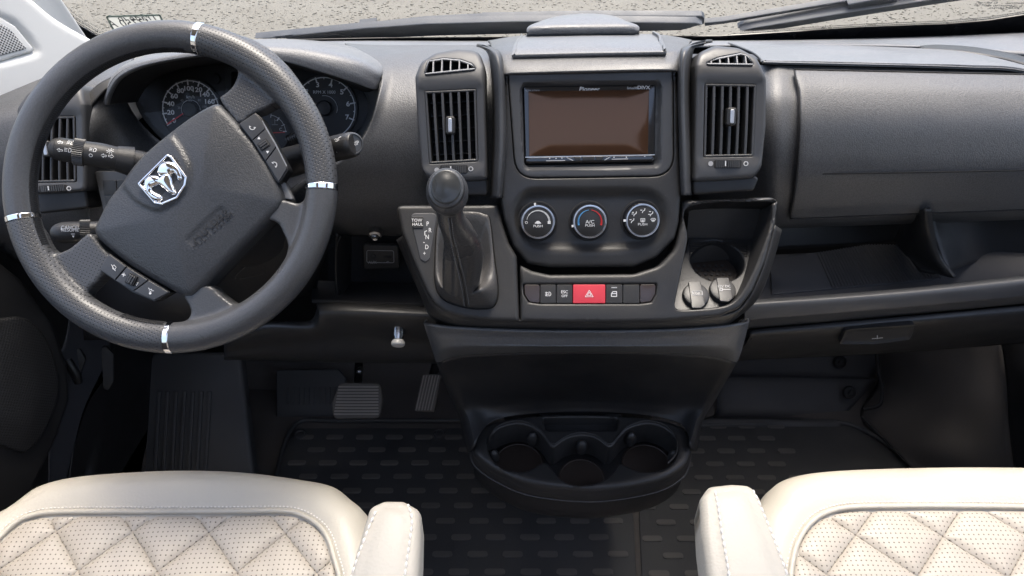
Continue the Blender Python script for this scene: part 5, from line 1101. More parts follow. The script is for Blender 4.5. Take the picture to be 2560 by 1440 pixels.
# cross-stitching round the inside of the rim
V, F = [], []
for a in np.arange(84, 268, .95):
    if 196 < a < 262 and 205 < a < 250: continue
    for off in (-.35, .35):
        p = []
        for t, da in ((150, -off), (165, 0), (180, off)):
            r_ = RR + RT * 1.02 * math.cos(R(t)); aa = R(a + da); p.append(WH.w(WC[0] + r_ * math.cos(aa), WC[1] + r_ * math.sin(aa), RT * .95 * math.sin(R(t))))
        tube(V, F, p, .0005, 5)
mesh_obj('rim_stitching', V, F, M['thread'], sw, 60)['kind'] = 'stuff'
# airbag cover
hub = spline(WH.pxs([(540, 257), (563, 272), (600, 311), (637, 356), (675, 416), (697, 461), (707, 498), (701, 517), (684, 538), (562, 662), (495, 732), (470, 744), (440, 734), (337, 674), (277, 629), (242, 597), (232, 574), (244, 542), (270, 494), (300, 456), (330, 412), (375, 367), (450, 307), (506, 270)], .004), 5)
boss = spline(WH.pxs([(300, 453), (345, 395), (380, 360), (424, 333), (448, 352), (475, 392), (488, 425), (484, 468), (457, 503), (412, 532), (376, 526), (340, 506), (312, 478)], .008), 5)
plaq = rounded(WH.pxs([(467, 599), (560, 512), (578, 538), (490, 623)], .008), .005)
hc = np.array(WH.px(468, 500, .004))
def hub_h(x, y, d):
    Q = np.stack([x, y], 1); kb = inside(Q, boss) * seg_dist(Q, boss); kp = inside(Q, plaq) * seg_dist(Q, plaq)
    return .013 * (1 - (1 - np.clip(d / .09, 0, 1)) ** 2) + .0032 * ss(kb, 0, .006) - .0013 * ss(kp, 0, .0018)
ab = relief('airbag_cover', WH, hub, plastic('airbag_vinyl', (.037, .039, .043), .42, grain=.4, gscale=620, valley_shade=.2), sw, h0=.004, bevel=.008, thick=.03, res=.0032, hfun=hub_h)
relief('hub_back', WH, [(hc[0] + (x - hc[0]) * .97, hc[1] + (y - hc[1]) * .97) for x, y in hub], M['black'], sw, h0=-.012, bevel=.002, thick=.03)
bpy.context.view_layer.update()
def hub_z(u, v):
    x, y = WH.px(u, v, .018); d = seg_dist([(x, y)], hub); return .004 + float(hub_h(np.array([x]), np.array([y]), d)[0])
text('AIRbag', WH, WH.px(520, 562, .016), .0155, M['satin'], ab, h=hub_z(520, 565) + .0002, rot=42, sx=1.25, extrude=.0005); text('MULTI SYSTEM', WH, WH.px(529, 577, .016), .008, M['satin'], ab, h=hub_z(529, 578) + .0002, rot=42, sx=1.2, extrude=.0004)
# emblem
em = sub('emblem', WH.w(*WH.px(407, 450, .02), .018), sw)
EH = hub_z(407, 455)
z4 = lambda x, y: (240 + x * .2778, 360 + y * .2778)
shield = rounded(WH.pxs([z4(*p) for p in ((380, 360), (650, 92), (690, 112), (828, 300), (815, 378), (742, 492), (600, 552), (535, 540))], EH), .0025)
sh_in = [tuple(p) for p in inset(dense(ccw(shield), .002), .0028)]
relief('emblem_plate', WH, shield, M['black'], em, h0=EH + .0012, bevel=.0005, thick=.006)
relief('emblem_frame', WH, shield, M['chrome'], em, holes=[sh_in], h0=EH + .0036, bevel=.0013, thick=.006)
for nm, P_, top_h in (('emblem_horn', [(556, 262), (568, 205), (600, 170), (650, 155), (705, 168), (752, 212), (778, 275), (784, 312), (762, 334), (738, 322), (728, 292), (708, 268), (690, 280), (684, 300), (640, 292), (590, 292)], .0042), ('emblem_horn', [(436, 362), (446, 318), (486, 286), (540, 282), (580, 300), (590, 345), (565, 372), (535, 384), (516, 396), (518, 416), (545, 436), (590, 458), (610, 484), (598, 512), (560, 524), (505, 500), (462, 448), (440, 400)], .0042),
                      ('emblem_head', [(556, 322), (596, 284), (640, 264), (676, 268), (690, 300), (704, 352), (724, 408), (734, 442), (712, 466), (676, 456), (636, 424), (598, 392), (560, 366)], .0062)):
    relief(nm, WH, spline(WH.pxs([z4(*p) for p in P_], EH), 4), M['chrome'], em, h0=EH + .0016, bevel=.0005, thick=.003, res=.0014, hfun=lambda x, y, d, t=top_h: t * (1 - np.exp(-d / .0022)))
# button pods
z5 = lambda x, y: (560 + x * .20833, 260 + y * .20833)
pod = sub('phone_buttons', WH.w(*WH.px(655, 370)), sw)
relief('pod', WH, rounded(WH.pxs([z5(*p) for p in ((165, 240), (375, 100), (460, 175), (620, 480), (770, 770), (770, 800), (660, 965), (600, 900), (490, 690), (330, 440))], .004), .003), M['black'], pod, h0=.004, bevel=.0015, thick=.018)
strokes('pod_edge', WH, [WH.pxs([z5(*p) for p in ((455, 205), (610, 470), (745, 740))], .006)], .0016, M['silver'], pod, h=.0042, th=.001)
for P_ in ([(185, 237), (372, 112), (448, 195), (496, 292), (338, 432)], [(342, 440), (500, 300), (622, 512), (498, 678)], [(504, 688), (630, 522), (755, 772), (655, 935)]): relief('button', WH, rounded(WH.pxs([z5(*p) for p in P_], .0065), .0012), M['bezel'], pod, h0=.0065, bevel=.0008, thick=.003)
def handset(c, rot, par, pod_h=.0067):
    x, y = WH.px(*c, pod_h); s = PXM; T = lambda a, b: (x + s * (a * math.cos(R(rot)) - b * math.sin(R(rot))), y + s * (a * math.sin(R(rot)) + b * math.cos(R(rot))))
    strokes('phone_symbol', WH, [[T(-7, 3), T(-6, -1), T(-2, -4), T(2, -4), T(6, -1), T(7, 3)], [T(-8, 3), T(-4, 2.5)], [T(8, 3), T(4, 2.5)]], 1.7 * s, M['print'], par, h=pod_h)
handset(z5(338, 288), -12, pod); handset(z5(612, 722), 128, pod)
def tri(c, rot, par, s=4.5, pod_h=.0067):
    x, y = WH.px(*c, pod_h); strokes('arrow_symbol', WH, [], .001, M['print'], par, h=pod_h, fills=[[(x + s * PXM * math.cos(R(rot + a)), y + s * PXM * math.sin(R(rot + a))) for a in (90, 210, 330)]])
tri(z5(420, 412), 0, pod); tri(z5(524, 575), 60, pod)
def roller(c, rot, par, hw=8.5, hl=11):
    x, y = WH.px(*c, .008); T = lambda a, b: (x + PXM * (a * math.cos(R(rot)) - b * math.sin(R(rot))), y + PXM * (a * math.sin(R(rot)) + b * math.cos(R(rot))))
    relief('roller_well', WH, rounded([T(-hl - 3, -hw - 3), T(hl + 3, -hw - 3), T(hl + 3, hw + 3), T(-hl - 3, hw + 3)], .002), M['void'], par, h0=.0068, bevel=.0004, thick=.003)
    for k in (-1, 0, 1): relief('roller', WH, rounded([T(-hl, k * hw * .66 - hw * .3), T(hl, k * hw * .66 - hw * .3), T(hl, k * hw * .66 + hw * .3), T(-hl, k * hw * .66 + hw * .3)], .0008), M['slat'], par, h0=.0088 - .0008 * abs(k), bevel=.0007, thick=.003)
roller(z5(475, 487), 35, pod)
pod2 = sub('volume_buttons', WH.w(*WH.px(332, 690)), sw)
relief('pod', WH, rounded(WH.pxs([z4(*p) for p in ((112, 980), (15, 1132), (330, 1342), (522, 1422), (675, 1335), (470, 1212), (270, 1092))], .002), .002), M['black'], pod2, h0=.001, bevel=.0012, thick=.016)
for P_ in ([(115, 992), (270, 1103), (168, 1222), (30, 1130)], [(278, 1108), (466, 1224), (333, 1322), (175, 1228)], [(474, 1228), (655, 1335), (520, 1406), (340, 1327)]): relief('button', WH, rounded(WH.pxs([z4(*p) for p in P_], .0035), .0012), M['bezel'], pod2, h0=.0035, bevel=.0008, thick=.003)
PH2 = .0037
roller(z4(308, 1220), 62, pod2)
x, y = WH.px(*z4(160, 1110), PH2); s = PXM
strokes('mute_symbol', WH, [[(x - 3 * s, y + 3 * s), (x + 1 * s, y + 6 * s), (x + 6 * s, y), (x + 3 * s, y - 6 * s), (x - 2 * s, y - 4 * s), (x - 3 * s, y + 3 * s)], [(x - 6 * s, y + 7 * s), (x + 4 * s, y - 9 * s)]], 1.2 * s, M['print'], pod2, h=PH2)
x, y = WH.px(*z4(250, 1177), PH2); strokes('plus_symbol', WH, [[(x - 4 * s, y + 1 * s), (x + 4 * s, y - 1 * s)], [(x + 1 * s, y + 4 * s), (x - 1 * s, y - 4 * s)]], 2 * s, M['print'], pod2, h=PH2)
x, y = WH.px(*z4(372, 1260), PH2); strokes('minus_symbol', WH, [[(x - 2 * s, y - 3.5 * s), (x + 2 * s, y + 3.5 * s)]], 2 * s, M['print'], pod2, h=PH2)
x, y = WH.px(*z4(495, 1325), PH2); strokes('voice_symbol', WH, [[(x - 6 * s, y + 8 * s), (x - 3 * s, y + 4 * s), (x + 1 * s, y + 5 * s), (x + 3 * s, y + 1 * s), (x + 7 * s, y + 1 * s)], [(x - 4 * s, y + 1 * s), (x, y - 1 * s)]], 1.5 * s, M['print'], pod2, h=PH2, fills=[circle((x - 2 * s, y - 5 * s), 3 * s, 9)])
relief('silver_wedge', WH, rounded(WH.pxs([(692, 462), (712, 455), (733, 500), (710, 496)], -.006), .002), M['silver_vent'], sw, h0=-.006, bevel=.001, thick=.01)
tube_obj('column', [WH.w(hc[0], hc[1], -.03), WH.w(hc[0] + .01, hc[1] + .0, -.16)], [.06, .075], M['black'], sw, 32)

# ================================================================== stalks
def stalk(name, label, fr, pts, rads, bands, mat):
    t = thing(name, label, 'control stalk', fr.O, 'steering column stalks')
    P3 = spline([at(*p) for p in pts], 6, False); rr = [float(v) for v in np.array(spline([(r_, 0) for r_ in rads], 6, False))[:, 0]]
    tube_obj('lever', P3, rr, mat, t, 28)
    return t, P3, rr
s1, P3, rr = stalk('turn_signal_stalk', 'light and turn signal stalk pointing at the door', Fr(at(240, 385, .84), recline=30), [(400, 418, .86), (350, 408, .85), (290, 396, .84), (250, 388, .835), (200, 381, .83), (150, 373, .825), (138, 371, .825)], [.016, .0155, .0145, .0148, .0142, .0138, .0115], [], M['satin'])
tube_obj('lever_collar', [at(330, 404, .847), at(290, 396, .84)], [.0185, .0155], M['satin'], s1, 28)
tube_obj('end_cap', [at(143, 371.5, .8245), at(135, 370, .824)], [.0135, .0105], M['satin'], s1, 28)
def ribbed(name, a, b, r0, par, n=44):
    V, F = [], []; a, b = Vector(a), Vector(b); ax_ = (b - a).normalized(); u_ = ax_.orthogonal().normalized(); w_ = ax_.cross(u_)
    for e in (a, b): V += [e + (u_ * math.cos(2 * math.pi * k / (2 * n)) + w_ * math.sin(2 * math.pi * k / (2 * n))) * (r0 * (1.03 if k % 2 else .97)) for k in range(2 * n)]
    for k in range(2 * n): F.append((k, (k + 1) % (2 * n), 2 * n + (k + 1) % (2 * n), 2 * n + k))
    F += [tuple(range(2 * n - 1, -1, -1)), tuple(range(2 * n, 4 * n))]; mesh_obj(name, V, F, M['slat'], par, 0)
ribbed('twist_ring', at(212, 383, .8312), at(186, 379, .8285), .0158, s1)
def stalk_print(par, y, kind, items, fr):
    for it in items: it(fr, par)
SP = Fr(at(215, 378, .812), recline=33, roll=-7)
lm = lambda u, v, s=1.0: [arc(SP.px(u, v), .0042 * s, 90, -90, 8), [tuple(np.array(SP.px(u, v)) + (0, .0042 * s)), tuple(np.array(SP.px(u, v)) - (0, .0042 * s))]] + [[tuple(np.array(SP.px(u, v)) + (-.002, d)), tuple(np.array(SP.px(u, v)) + (-.006, d))] for d in (-.003, 0, .003)]
bpy.context.view_layer.update()
def wrap_print(target, name, lines, width, par, mat, fr, fills=()):
    """ink laid on the curved lever: drop each point onto the surface below it"""
    V, F = [], []
    def hit(p):
        q = fr.w(p[0], p[1], .05); ok, loc, nr, i = target.ray_cast(q, -fr.N); return (loc + nr * .00025) if ok else None
    for L_ in lines:
        A = dense([tuple(p) for p in L_], .0012)[:-1] if len(L_) > 2 and L_[0] == L_[-1] else [tuple(np.array(L_[i]) + (np.array(L_[i + 1]) - np.array(L_[i])) * k / 3) for i in range(len(L_) - 1) for k in range(3)] + [L_[-1]]
        for a, b in zip(A[:-1], A[1:]):
            d = np.array(b) - np.array(a); l = np.linalg.norm(d)
            if l < 1e-7: continue
            nn = np.array((-d[1], d[0])) / l * width / 2; c = [hit(tuple(np.array(a) - nn)), hit(tuple(np.array(b) - nn)), hit(tuple(np.array(b) + nn)), hit(tuple(np.array(a) + nn))]
            if all(x is not None for x in c): s = len(V); V += c; F.append((s, s + 1, s + 2, s + 3))
    if V: return mesh_obj(name, V, F, mat, par, 0)
_lv = [o for o in s1.children if o.name.startswith('lever') and 'collar' not in o.name][0]
def P2(fr, u, v, *pts): c = np.array(fr.px(u, v)); return [tuple(c + np.array(p) * .001) for p in pts]
wp = lambda nm, L_: wrap_print(_lv, nm, L_, .0005, s1, M['print'], SP)
for u, v in ((167, 374), (170, 354), (219, 370)): wp('lamp_symbol', [P2(SP, u, v, (0, 2.4), (2.5, 1.6), (2.5, -1.6), (0, -2.4), (0, 2.4)), P2(SP, u, v, (-1.2, 1.6), (-4.2, 1.6)), P2(SP, u, v, (-1.2, 0), (-4.2, 0)), P2(SP, u, v, (-1.2, -1.6), (-4.2, -1.6))])
for u, v in ((148, 375), (147, 355)): wp('arrow_symbol', [P2(SP, u, v, (-2.5, 0), (0, 2), (0, .8), (3, .8), (3, -.8), (0, -.8), (0, -2), (-2.5, 0))])
wp('off_symbol', [P2(SP, 213, 384, *[(1.7 * math.cos(R(a)), 1.7 * math.sin(R(a))) for a in range(0, 361, 40)])]); wp('sidelight_symbol', [P2(SP, 252, 370, *[(1.3 * math.cos(R(a)), 1.3 * math.sin(R(a))) for a in range(0, 361, 60)])] + [P2(SP, 252, 370, (2 * math.cos(R(a)), 2 * math.sin(R(a))), (3.4 * math.cos(R(a)), 3.4 * math.sin(R(a)))) for a in range(0, 360, 45)])
for du, sg in ((241, -1), (254, 1)): wp('turn_symbol', [P2(SP, du, 383, (3 * sg, 0), (.5 * sg, 2.2), (.5 * sg, .9), (-2 * sg, .9), (-2 * sg, -.9), (.5 * sg, -.9), (.5 * sg, -2.2), (3 * sg, 0))])
s2, P3, rr = stalk('wiper_stalk', 'wiper stalk with trip button end poking out beside the wheel rim', Fr(at(840, 372, .86), recline=30), [(700, 412, .90), (750, 398, .885), (800, 383, .87), (840, 371, .858), (878, 362, .848), (888, 360, .846)], [.020, .019, .0165, .0160, .0155, .0135], [], M['satin'])
ef = Fr(at(880, 360, .845), recline=22, yaw=38); lathe('trip_button', ef, [(.0138, -.006), (.0138, .0015), (.0125, .003), (.0115, .003), (.0112, .0018), (.002, .0018)], M['bezel'], s2, 36, c=ef.px(881, 360)); text('TRIP', ef, ef.px(884, 360), .0068, M['print'], s2, h=.002)
_lv = [o for o in s2.children if o.name.startswith('lever')][0]; bpy.context.view_layer.update()
SQ = Fr(at(850, 368, .84), recline=33, roll=12)
text('TRIP', SQ, SQ.px(851, 367, .004), .0064, M['print'], s2, h=-.001); text('RESET', SQ, SQ.px(852, 374, .003), .0052, M['print'], s2, h=-.0014)
wrap_print(_lv, 'wiper_symbol', [P2(SQ, 844, 350, (-4, 1), (-2, 2), (0, 0), (3, 2), (6, 2.5)), P2(SQ, 844, 350, (-3, -1), (0, -2), (3, 0))], .0007, s2, M['print'], SQ)
s3, P3, rr = stalk('cruise_control_stalk', 'cruise control stalk marked cancel and resume below the turn signal stalk', Fr(at(200, 582, .85), recline=30), [(330, 580, .88), (260, 580, .86), (215, 581, .85), (160, 582, .845), (152, 582, .845)], [.0145, .0145, .0145, .0142, .0120], [], M['satin'])
ribbed('twist_ring', at(228, 580, .853), at(203, 581, .8485), .0158, s3)
SR = Fr(at(180, 575, .832), recline=33)
text('CANCEL', SR, SR.px(177, 569, .0), .0058, M['print'], s3, h=.0006, sx=1.1); text('RESUME', SR, SR.px(176, 575.5, .0), .0058, M['print'], s3, h=.0006, sx=1.1)
strokes('arrow_symbol', SR, [SR.pxs([(178, 585), (186, 585)])], .0007, M['print'], s3, h=-.0004, fills=[SR.pxs([(180, 589), (186, 589), (183, 594)]), SR.pxs([(152, 569), (152, 576), (157, 572.5)])])
# wiring plug hanging beside the cluster
wpl = thing('cable_plug', 'small black cable plug poking out behind the wheel rim', 'plug', at(735, 350, 1.0)); V, F = [], []
for k in range(9): tube(V, F, [at(722 + k * 5, 353 - k * 2.4, .99), at(725 + k * 5, 351.5 - k * 2.4, .99)], .0085, 16)
tube(V, F, [at(720, 353, .99), at(770, 330, .99)], .0072, 16); mesh_obj('plug', V, F, M['black'], wpl, 40)

# ================================================================== footwells
# driver floor mat and passenger floor mat with raised tread pads
FL = Fr(Vector((0, 1, 0)), recline=90)
def floor_mat(label, outline, pads, edge):
    t = thing('floor_mat', label, 'floor mat', FL.w(*FL.px(*outline[0])), 'rubber floor mats')
    relief('sheet', FL, rounded(FL.pxs(outline, .006), .02), M['mat'], t, h0=.006, bevel=.002, thick=.005, step=.03)
    V, F = [], []; tube(V, F, [FL.w(*p, .009) for p in spline(FL.pxs(edge), 5, False)], .006, 8); mesh_obj('raised_edge', V, F, M['mat'], t, 50)
    pl = spline([(-.022, -.0075), (.022, -.0075), (.022, .0075), (-.022, .0075)], 1)
    pp = rounded([(-.022, -.0075), (.022, -.0075), (.022, .0075), (-.022, .0075)], .0075, 4)
    Vp, Fp = [], []; LF = Fr((0, 0, 0), recline=90); prism(Vp, Fp, pp, LF, 0, .003); prism(Vp, Fp, [(x * .9, y * .72) for x, y in pp], LF, .0028, .0036)
    me = bpy.data.meshes.new('tread_pad'); me.from_pydata([tuple(v) for v in Vp], [], Fp); me.materials.append(M['pad'])
    for x, y in pads:
        o = bpy.data.objects.new('tread_pad', me); o.location = (x, y, .0055); link(o, t)
    return t
M['pad'] = plastic('pale_tread_pad', (.105, .10, .095), .5, grain=.3, gscale=500, kind='noise', var=.35, dust=.3)  # tread pads coloured paler than the mat
lat = lambda x0, x1, y0, y1, ox, oy: [(ox + i * .0765 + (j % 2) * .038, oy + j * .0445) for j in range(-12, 14) for i in range(-8, 9) if x0 < ox + i * .0765 + (j % 2) * .038 < x1 and y0 < oy + j * .0445 < y1]
o1 = atz(1007, 1196, 0); o2 = atz(1630, 1352, 0)
e_l = atz(1592, 1440, 0).x
dm = floor_mat('rubber floor mat with tread pads in the driver footwell', [(735, 1070), (1165, 1070), (1560, 1110), (1584, 1300), (1600, 1600), (560, 1600), (690, 1180)], lat(atz(735, 1100, 0).x, e_l - .02, .80, 1.40, o1.x, o1.y), [(690, 1200), (738, 1068), (850, 1058), (1170, 1058)])
pm = floor_mat('rubber floor mat with tread pads in the passenger footwell', [(1600, 1100), (1745, 1062), (2130, 1062), (2290, 1170), (2700, 1600), (1612, 1600), (1598, 1300)], lat(e_l + .035, .62, .80, 1.43, o2.x, o2.y), [(1735, 1070), (1900, 1066), (2120, 1066), (2300, 1178)])
for u, v, par in ((752, 1092, dm), (1098, 1090, dm)): lathe('mat_fastener', FL, [(.016, .005), (.016, .010), (.012, .012), (.010, .009), (.004, .011)], M['rubber'], par, 24, c=FL.px(u, v))
# dead pedal rest with vertical ribs
dp = thing('foot_rest', 'ribbed rubber foot rest left of the pedals', 'foot rest', atz(480, 1180, .02)); DP = Fr(at(480, 1050, 1.25), recline=40)
relief('pad', DP, rounded(DP.pxs([(372, 880), (600, 880), (640, 1240), (335, 1240)]), .03), M['mat'], dp, bevel=.01, thick=.03)
for k in range(7):
    a, b = (398 + k * 21, 978), (384 + k * 21, 1235); w_ = 5
    relief('rib', DP, rounded(DP.pxs([(a[0] - w_, a[1]), (a[0] + w_, a[1]), (b[0] + w_, b[1]), (b[0] - w_, b[1])], .003), .003), M['mat'], dp, h0=.005, bevel=.0025, thick=.006)
# toe board behind the pedals and pad
L('toe_board', [[(560, 880, 1.66), (800, 885, 1.66), (1180, 890, 1.66)], [(600, 950, 1.60), (800, 950, 1.60), (1180, 950, 1.60)], [(640, 1050, 1.47), (800, 1052, 1.46), (1180, 1055, 1.45)], [(640, 1075, 1.42), (800, 1075, 1.42), (1180, 1075, 1.42)]], M['carpet'], van)
TB = Fr(at(775, 985, 1.50), recline=42); tbp = relief('heel_plate', TB, rounded(TB.pxs([(690, 925), (845, 922), (865, 945), (862, 1040), (690, 1048)]), .01), M['mat'], van, bevel=.004, thick=.01)
for k in range(10): relief('plate_rib', TB, rounded(TB.pxs([(716 + k * 13, 968), (722 + k * 13, 968), (722 + k * 13, 1012), (716 + k * 13, 1012)], .003), .001), M['mat'], tbp, h0=.003, bevel=.001, thick=.004)
def pedal(name, label, fr, out, ribs, armpts, mat):
    t = thing(name, label, 'pedal', fr.O); relief('pad', fr, out, mat, t, bevel=.004, thick=.016)
    for q in ribs: relief('rib', fr, rounded(fr.pxs(q, .003), .001), M['pedal_rib'], t, h0=.0022, bevel=.001, thick=.004)
    tube_obj('arm', [at(*p) for p in armpts], .011, M['steel'] if False else M['black'], t, 12)
BP = Fr(at(890, 1003, 1.30), recline=40)
pedal('brake_pedal', 'wide worn brake pedal with horizontal ribs', BP, rounded(BP.pxs([(848, 957), (950, 957), (956, 1000), (948, 1046), (832, 1048), (828, 1010)]), .016), [[(846 - k * 1.3, 965 + k * 7.6), (946, 965 + k * 7.6), (946, 969 + k * 7.6), (845 - k * 1.3, 969 + k * 7.6)] for k in range(10)], [(893, 1000, 1.32), (895, 950, 1.42), (898, 905, 1.50), (900, 880, 1.5)], M['pedal'])
GP = Fr(at(1066, 985, 1.33), recline=45)
pedal('accelerator_pedal', 'narrow accelerator pedal with vertical ribs beside the console', GP, rounded(GP.pxs([(1056, 935), (1104, 935), (1086, 1030), (1035, 1028)]), .006), [[(1058 + k * 7.4, 938), (1061 + k * 7.4, 938), (1041 + k * 7.4, 1026), (1038 + k * 7.4, 1026)] for k in range(6)], [(1070, 980, 1.35), (1085, 930, 1.42), (1095, 890, 1.46)], M['pedal'])
lathe('pedal_switch', Fr(at(898, 930, 1.40), recline=20), [(.008, -.02), (.008, 0), (.006, .004), (.003, .006)], M['steel'], van, 16)
# sill, kick panel, carpet on the driver's left
L('sill_trim', [[(150, 850, 1.25), (230, 850, 1.30), (285, 855, 1.36), (315, 860, 1.45)], [(165, 940, 1.15), (235, 940, 1.20), (285, 945, 1.25), (305, 950, 1.36)], [(170, 1040, 1.06), (215, 1050, 1.09), (265, 1060, 1.13), (290, 1065, 1.25)], [(148, 1170, .98), (190, 1180, 1.0), (255, 1190, 1.03), (275, 1195, 1.15)], [(120, 1300, .92), (170, 1300, .94), (250, 1300, .96), (270, 1300, 1.08)]], M['black'], van)
KP = Fr(at(265, 920, 1.17), recline=25, yaw=30); relief('hinge_cover', KP, rounded(KP.pxs([(238, 885), (262, 862), (285, 885), (285, 955), (270, 980), (232, 950)]), .006), M['satin'], van, bevel=.003, thick=.02)
L('side_carpet', [[(285, 850, 1.60), (330, 850, 1.62), (380, 850, 1.62)], [(280, 1000, 1.34), (320, 1000, 1.40), (370, 1000, 1.42)], [(260, 1200, 1.08), (300, 1200, 1.16), (350, 1200, 1.2)]], M['carpet'], van)
L('door_jamb', [[(60, 760, 1.15), (130, 790, 1.18), (190, 860, 1.22)], [(110, 850, 1.10), (160, 880, 1.14), (200, 930, 1.18)], [(130, 960, 1.02), (170, 990, 1.05), (185, 1020, 1.08)], [(90, 1180, .93), (130, 1190, .95), (165, 1180, .97)], [(60, 1300, .88), (110, 1300, .9), (150, 1300, .9)]], M['door_grey'], van)
HG = Fr(at(180, 920, 1.10), recline=20, yaw=30); relief('door_hinge', HG, rounded(HG.pxs([(140, 885), (200, 870), (215, 900), (200, 945), (160, 960), (145, 930)]), .008), M['black'], van, bevel=.003, thick=.03); tube_obj('door_check_strap', [at(168, 900, 1.07), at(190, 935, 1.06), at(196, 955, 1.06)], .008, M['black'], van, 10)
# driver's door with speaker mesh
dd = thing('driver_door', 'dark door lining with a large speaker mesh at the lower left', 'door', at(40, 1240, .80)); DO = Fr(at(70, 1000, .92), recline=6, yaw=68)
relief('door_lining', DO, rounded(DO.pxs([(-300, 560), (-40, 620), (60, 700), (135, 800), (175, 915), (180, 1000), (150, 1090), (80, 1240), (-20, 1400), (-300, 1400)]), .03), M['black'], dd, bevel=.012, thick=.05)
mm = perforated('speaker_mesh', (.015, .015, .017), .6, .0062, .28, DO, hcol=(.002, .002, .002), grain=0)
relief('speaker_grille', DO, spline(DO.pxs([(-60, 830), (20, 795), (75, 800), (118, 845), (146, 920), (150, 985), (125, 1060), (85, 1120), (40, 1130), (-60, 1060)], .006), 5), mm, dd, h0=.006, bevel=.006, thick=.008, res=.012, hfun=lambda x, y, d: .006 * ss(d, 0, .05))
# warning sticker on the door edge
SK = Fr(at(62, 762, 1.02), recline=15, yaw=25); sk = relief('warning_sticker', SK, SK.pxs([(40, 750), (66, 735), (90, 768), (62, 795)]), M['label_cream'], dd, bevel=.0002, thick=.0008)
for q in ([(40, 750), (66, 735), (68, 739), (43, 754)], [(60, 791), (88, 765), (90, 768), (62, 795)]): relief('sticker_band', SK, SK.pxs(q, .0004), M['label_yellow'], sk, h0=.0004, bevel=.0001, thick=.0008)
strokes('sticker_symbol', SK, [arc(SK.px(64, 765), .010, 0, 360, 20), SK.pxs([(56, 758), (73, 774)]), SK.pxs([(58, 772), (66, 760), (72, 764)])], .0009, M['ink'], sk, h=.0003)
# passenger footwell: firewall, step with clips, side carpet
L('toe_board', [[(1780, 860, 1.66), (2000, 855, 1.66), (2230, 850, 1.66)], [(1790, 935, 1.58), (2000, 938, 1.58), (2185, 942, 1.58)], [(1790, 945, 1.55), (2000, 947, 1.55), (2190, 950, 1.55)], [(1790, 1030, 1.47), (2000, 1035, 1.47), (2110, 1040, 1.47)], [(1745, 1048, 1.43), (2000, 1050, 1.43), (2100, 1052, 1.43)], [(1740, 1075, 1.41), (2000, 1075, 1.41), (2110, 1075, 1.41)]], M['rubber'], van)
for u, v, y, rcl in ((2124, 981, 1.50, 30), (2100, 905, 1.60, 20)):
    fc = Fr(at(u, v, y), recline=rcl); lathe('carpet_clip', fc, [(.018, -.004), (.018, .002), (.016, .005), (.011, .0055), (.010, .003), (.006, .003), (.005, .007), (.002, .007)], M['black'], van, 24)
L('kick_panel', [[(2190, 850, 1.62), (2260, 845, 1.50), (2400, 840, 1.36), (2500, 838, 1.28)], [(2195, 950, 1.56), (2280, 950, 1.42), (2400, 950, 1.28), (2515, 950, 1.18)], [(2150, 1040, 1.46), (2280, 1040, 1.34), (2400, 1050, 1.22), (2520, 1060, 1.10)], [(2220, 1110, 1.34), (2300, 1120, 1.26), (2420, 1140, 1.14), (2530, 1150, 1.04)], [(2290, 1180, 1.24), (2360, 1200, 1.18), (2450, 1220, 1.08), (2540, 1240, .98)]], M['carpet'], van)
L('kick_panel_trim', [[(2500, 835, 1.26), (2560, 830, 1.20), (2700, 820, 1.15)], [(2516, 950, 1.16), (2575, 950, 1.11), (2700, 950, 1.08)], [(2522, 1060, 1.08), (2580, 1060, 1.03), (2700, 1060, 1.0)], [(2545, 1240, .96), (2600, 1240, .92), (2700, 1240, .9)]], M['black'], van)
tube_obj('carpet_edge', spline([atz(2155, 1042, .05), atz(2200, 1090, .03), atz(2290, 1180, .02)], 6, False), .003, M['void'], van, 8)
tube_obj('firewall_bracket', spline([at(2192, 870, 1.5), at(2196, 930, 1.48), at(2204, 960, 1.45), at(2200, 1010, 1.42), at(2158, 1022, 1.42)], 5, False), .005, M['void'], van, 10)
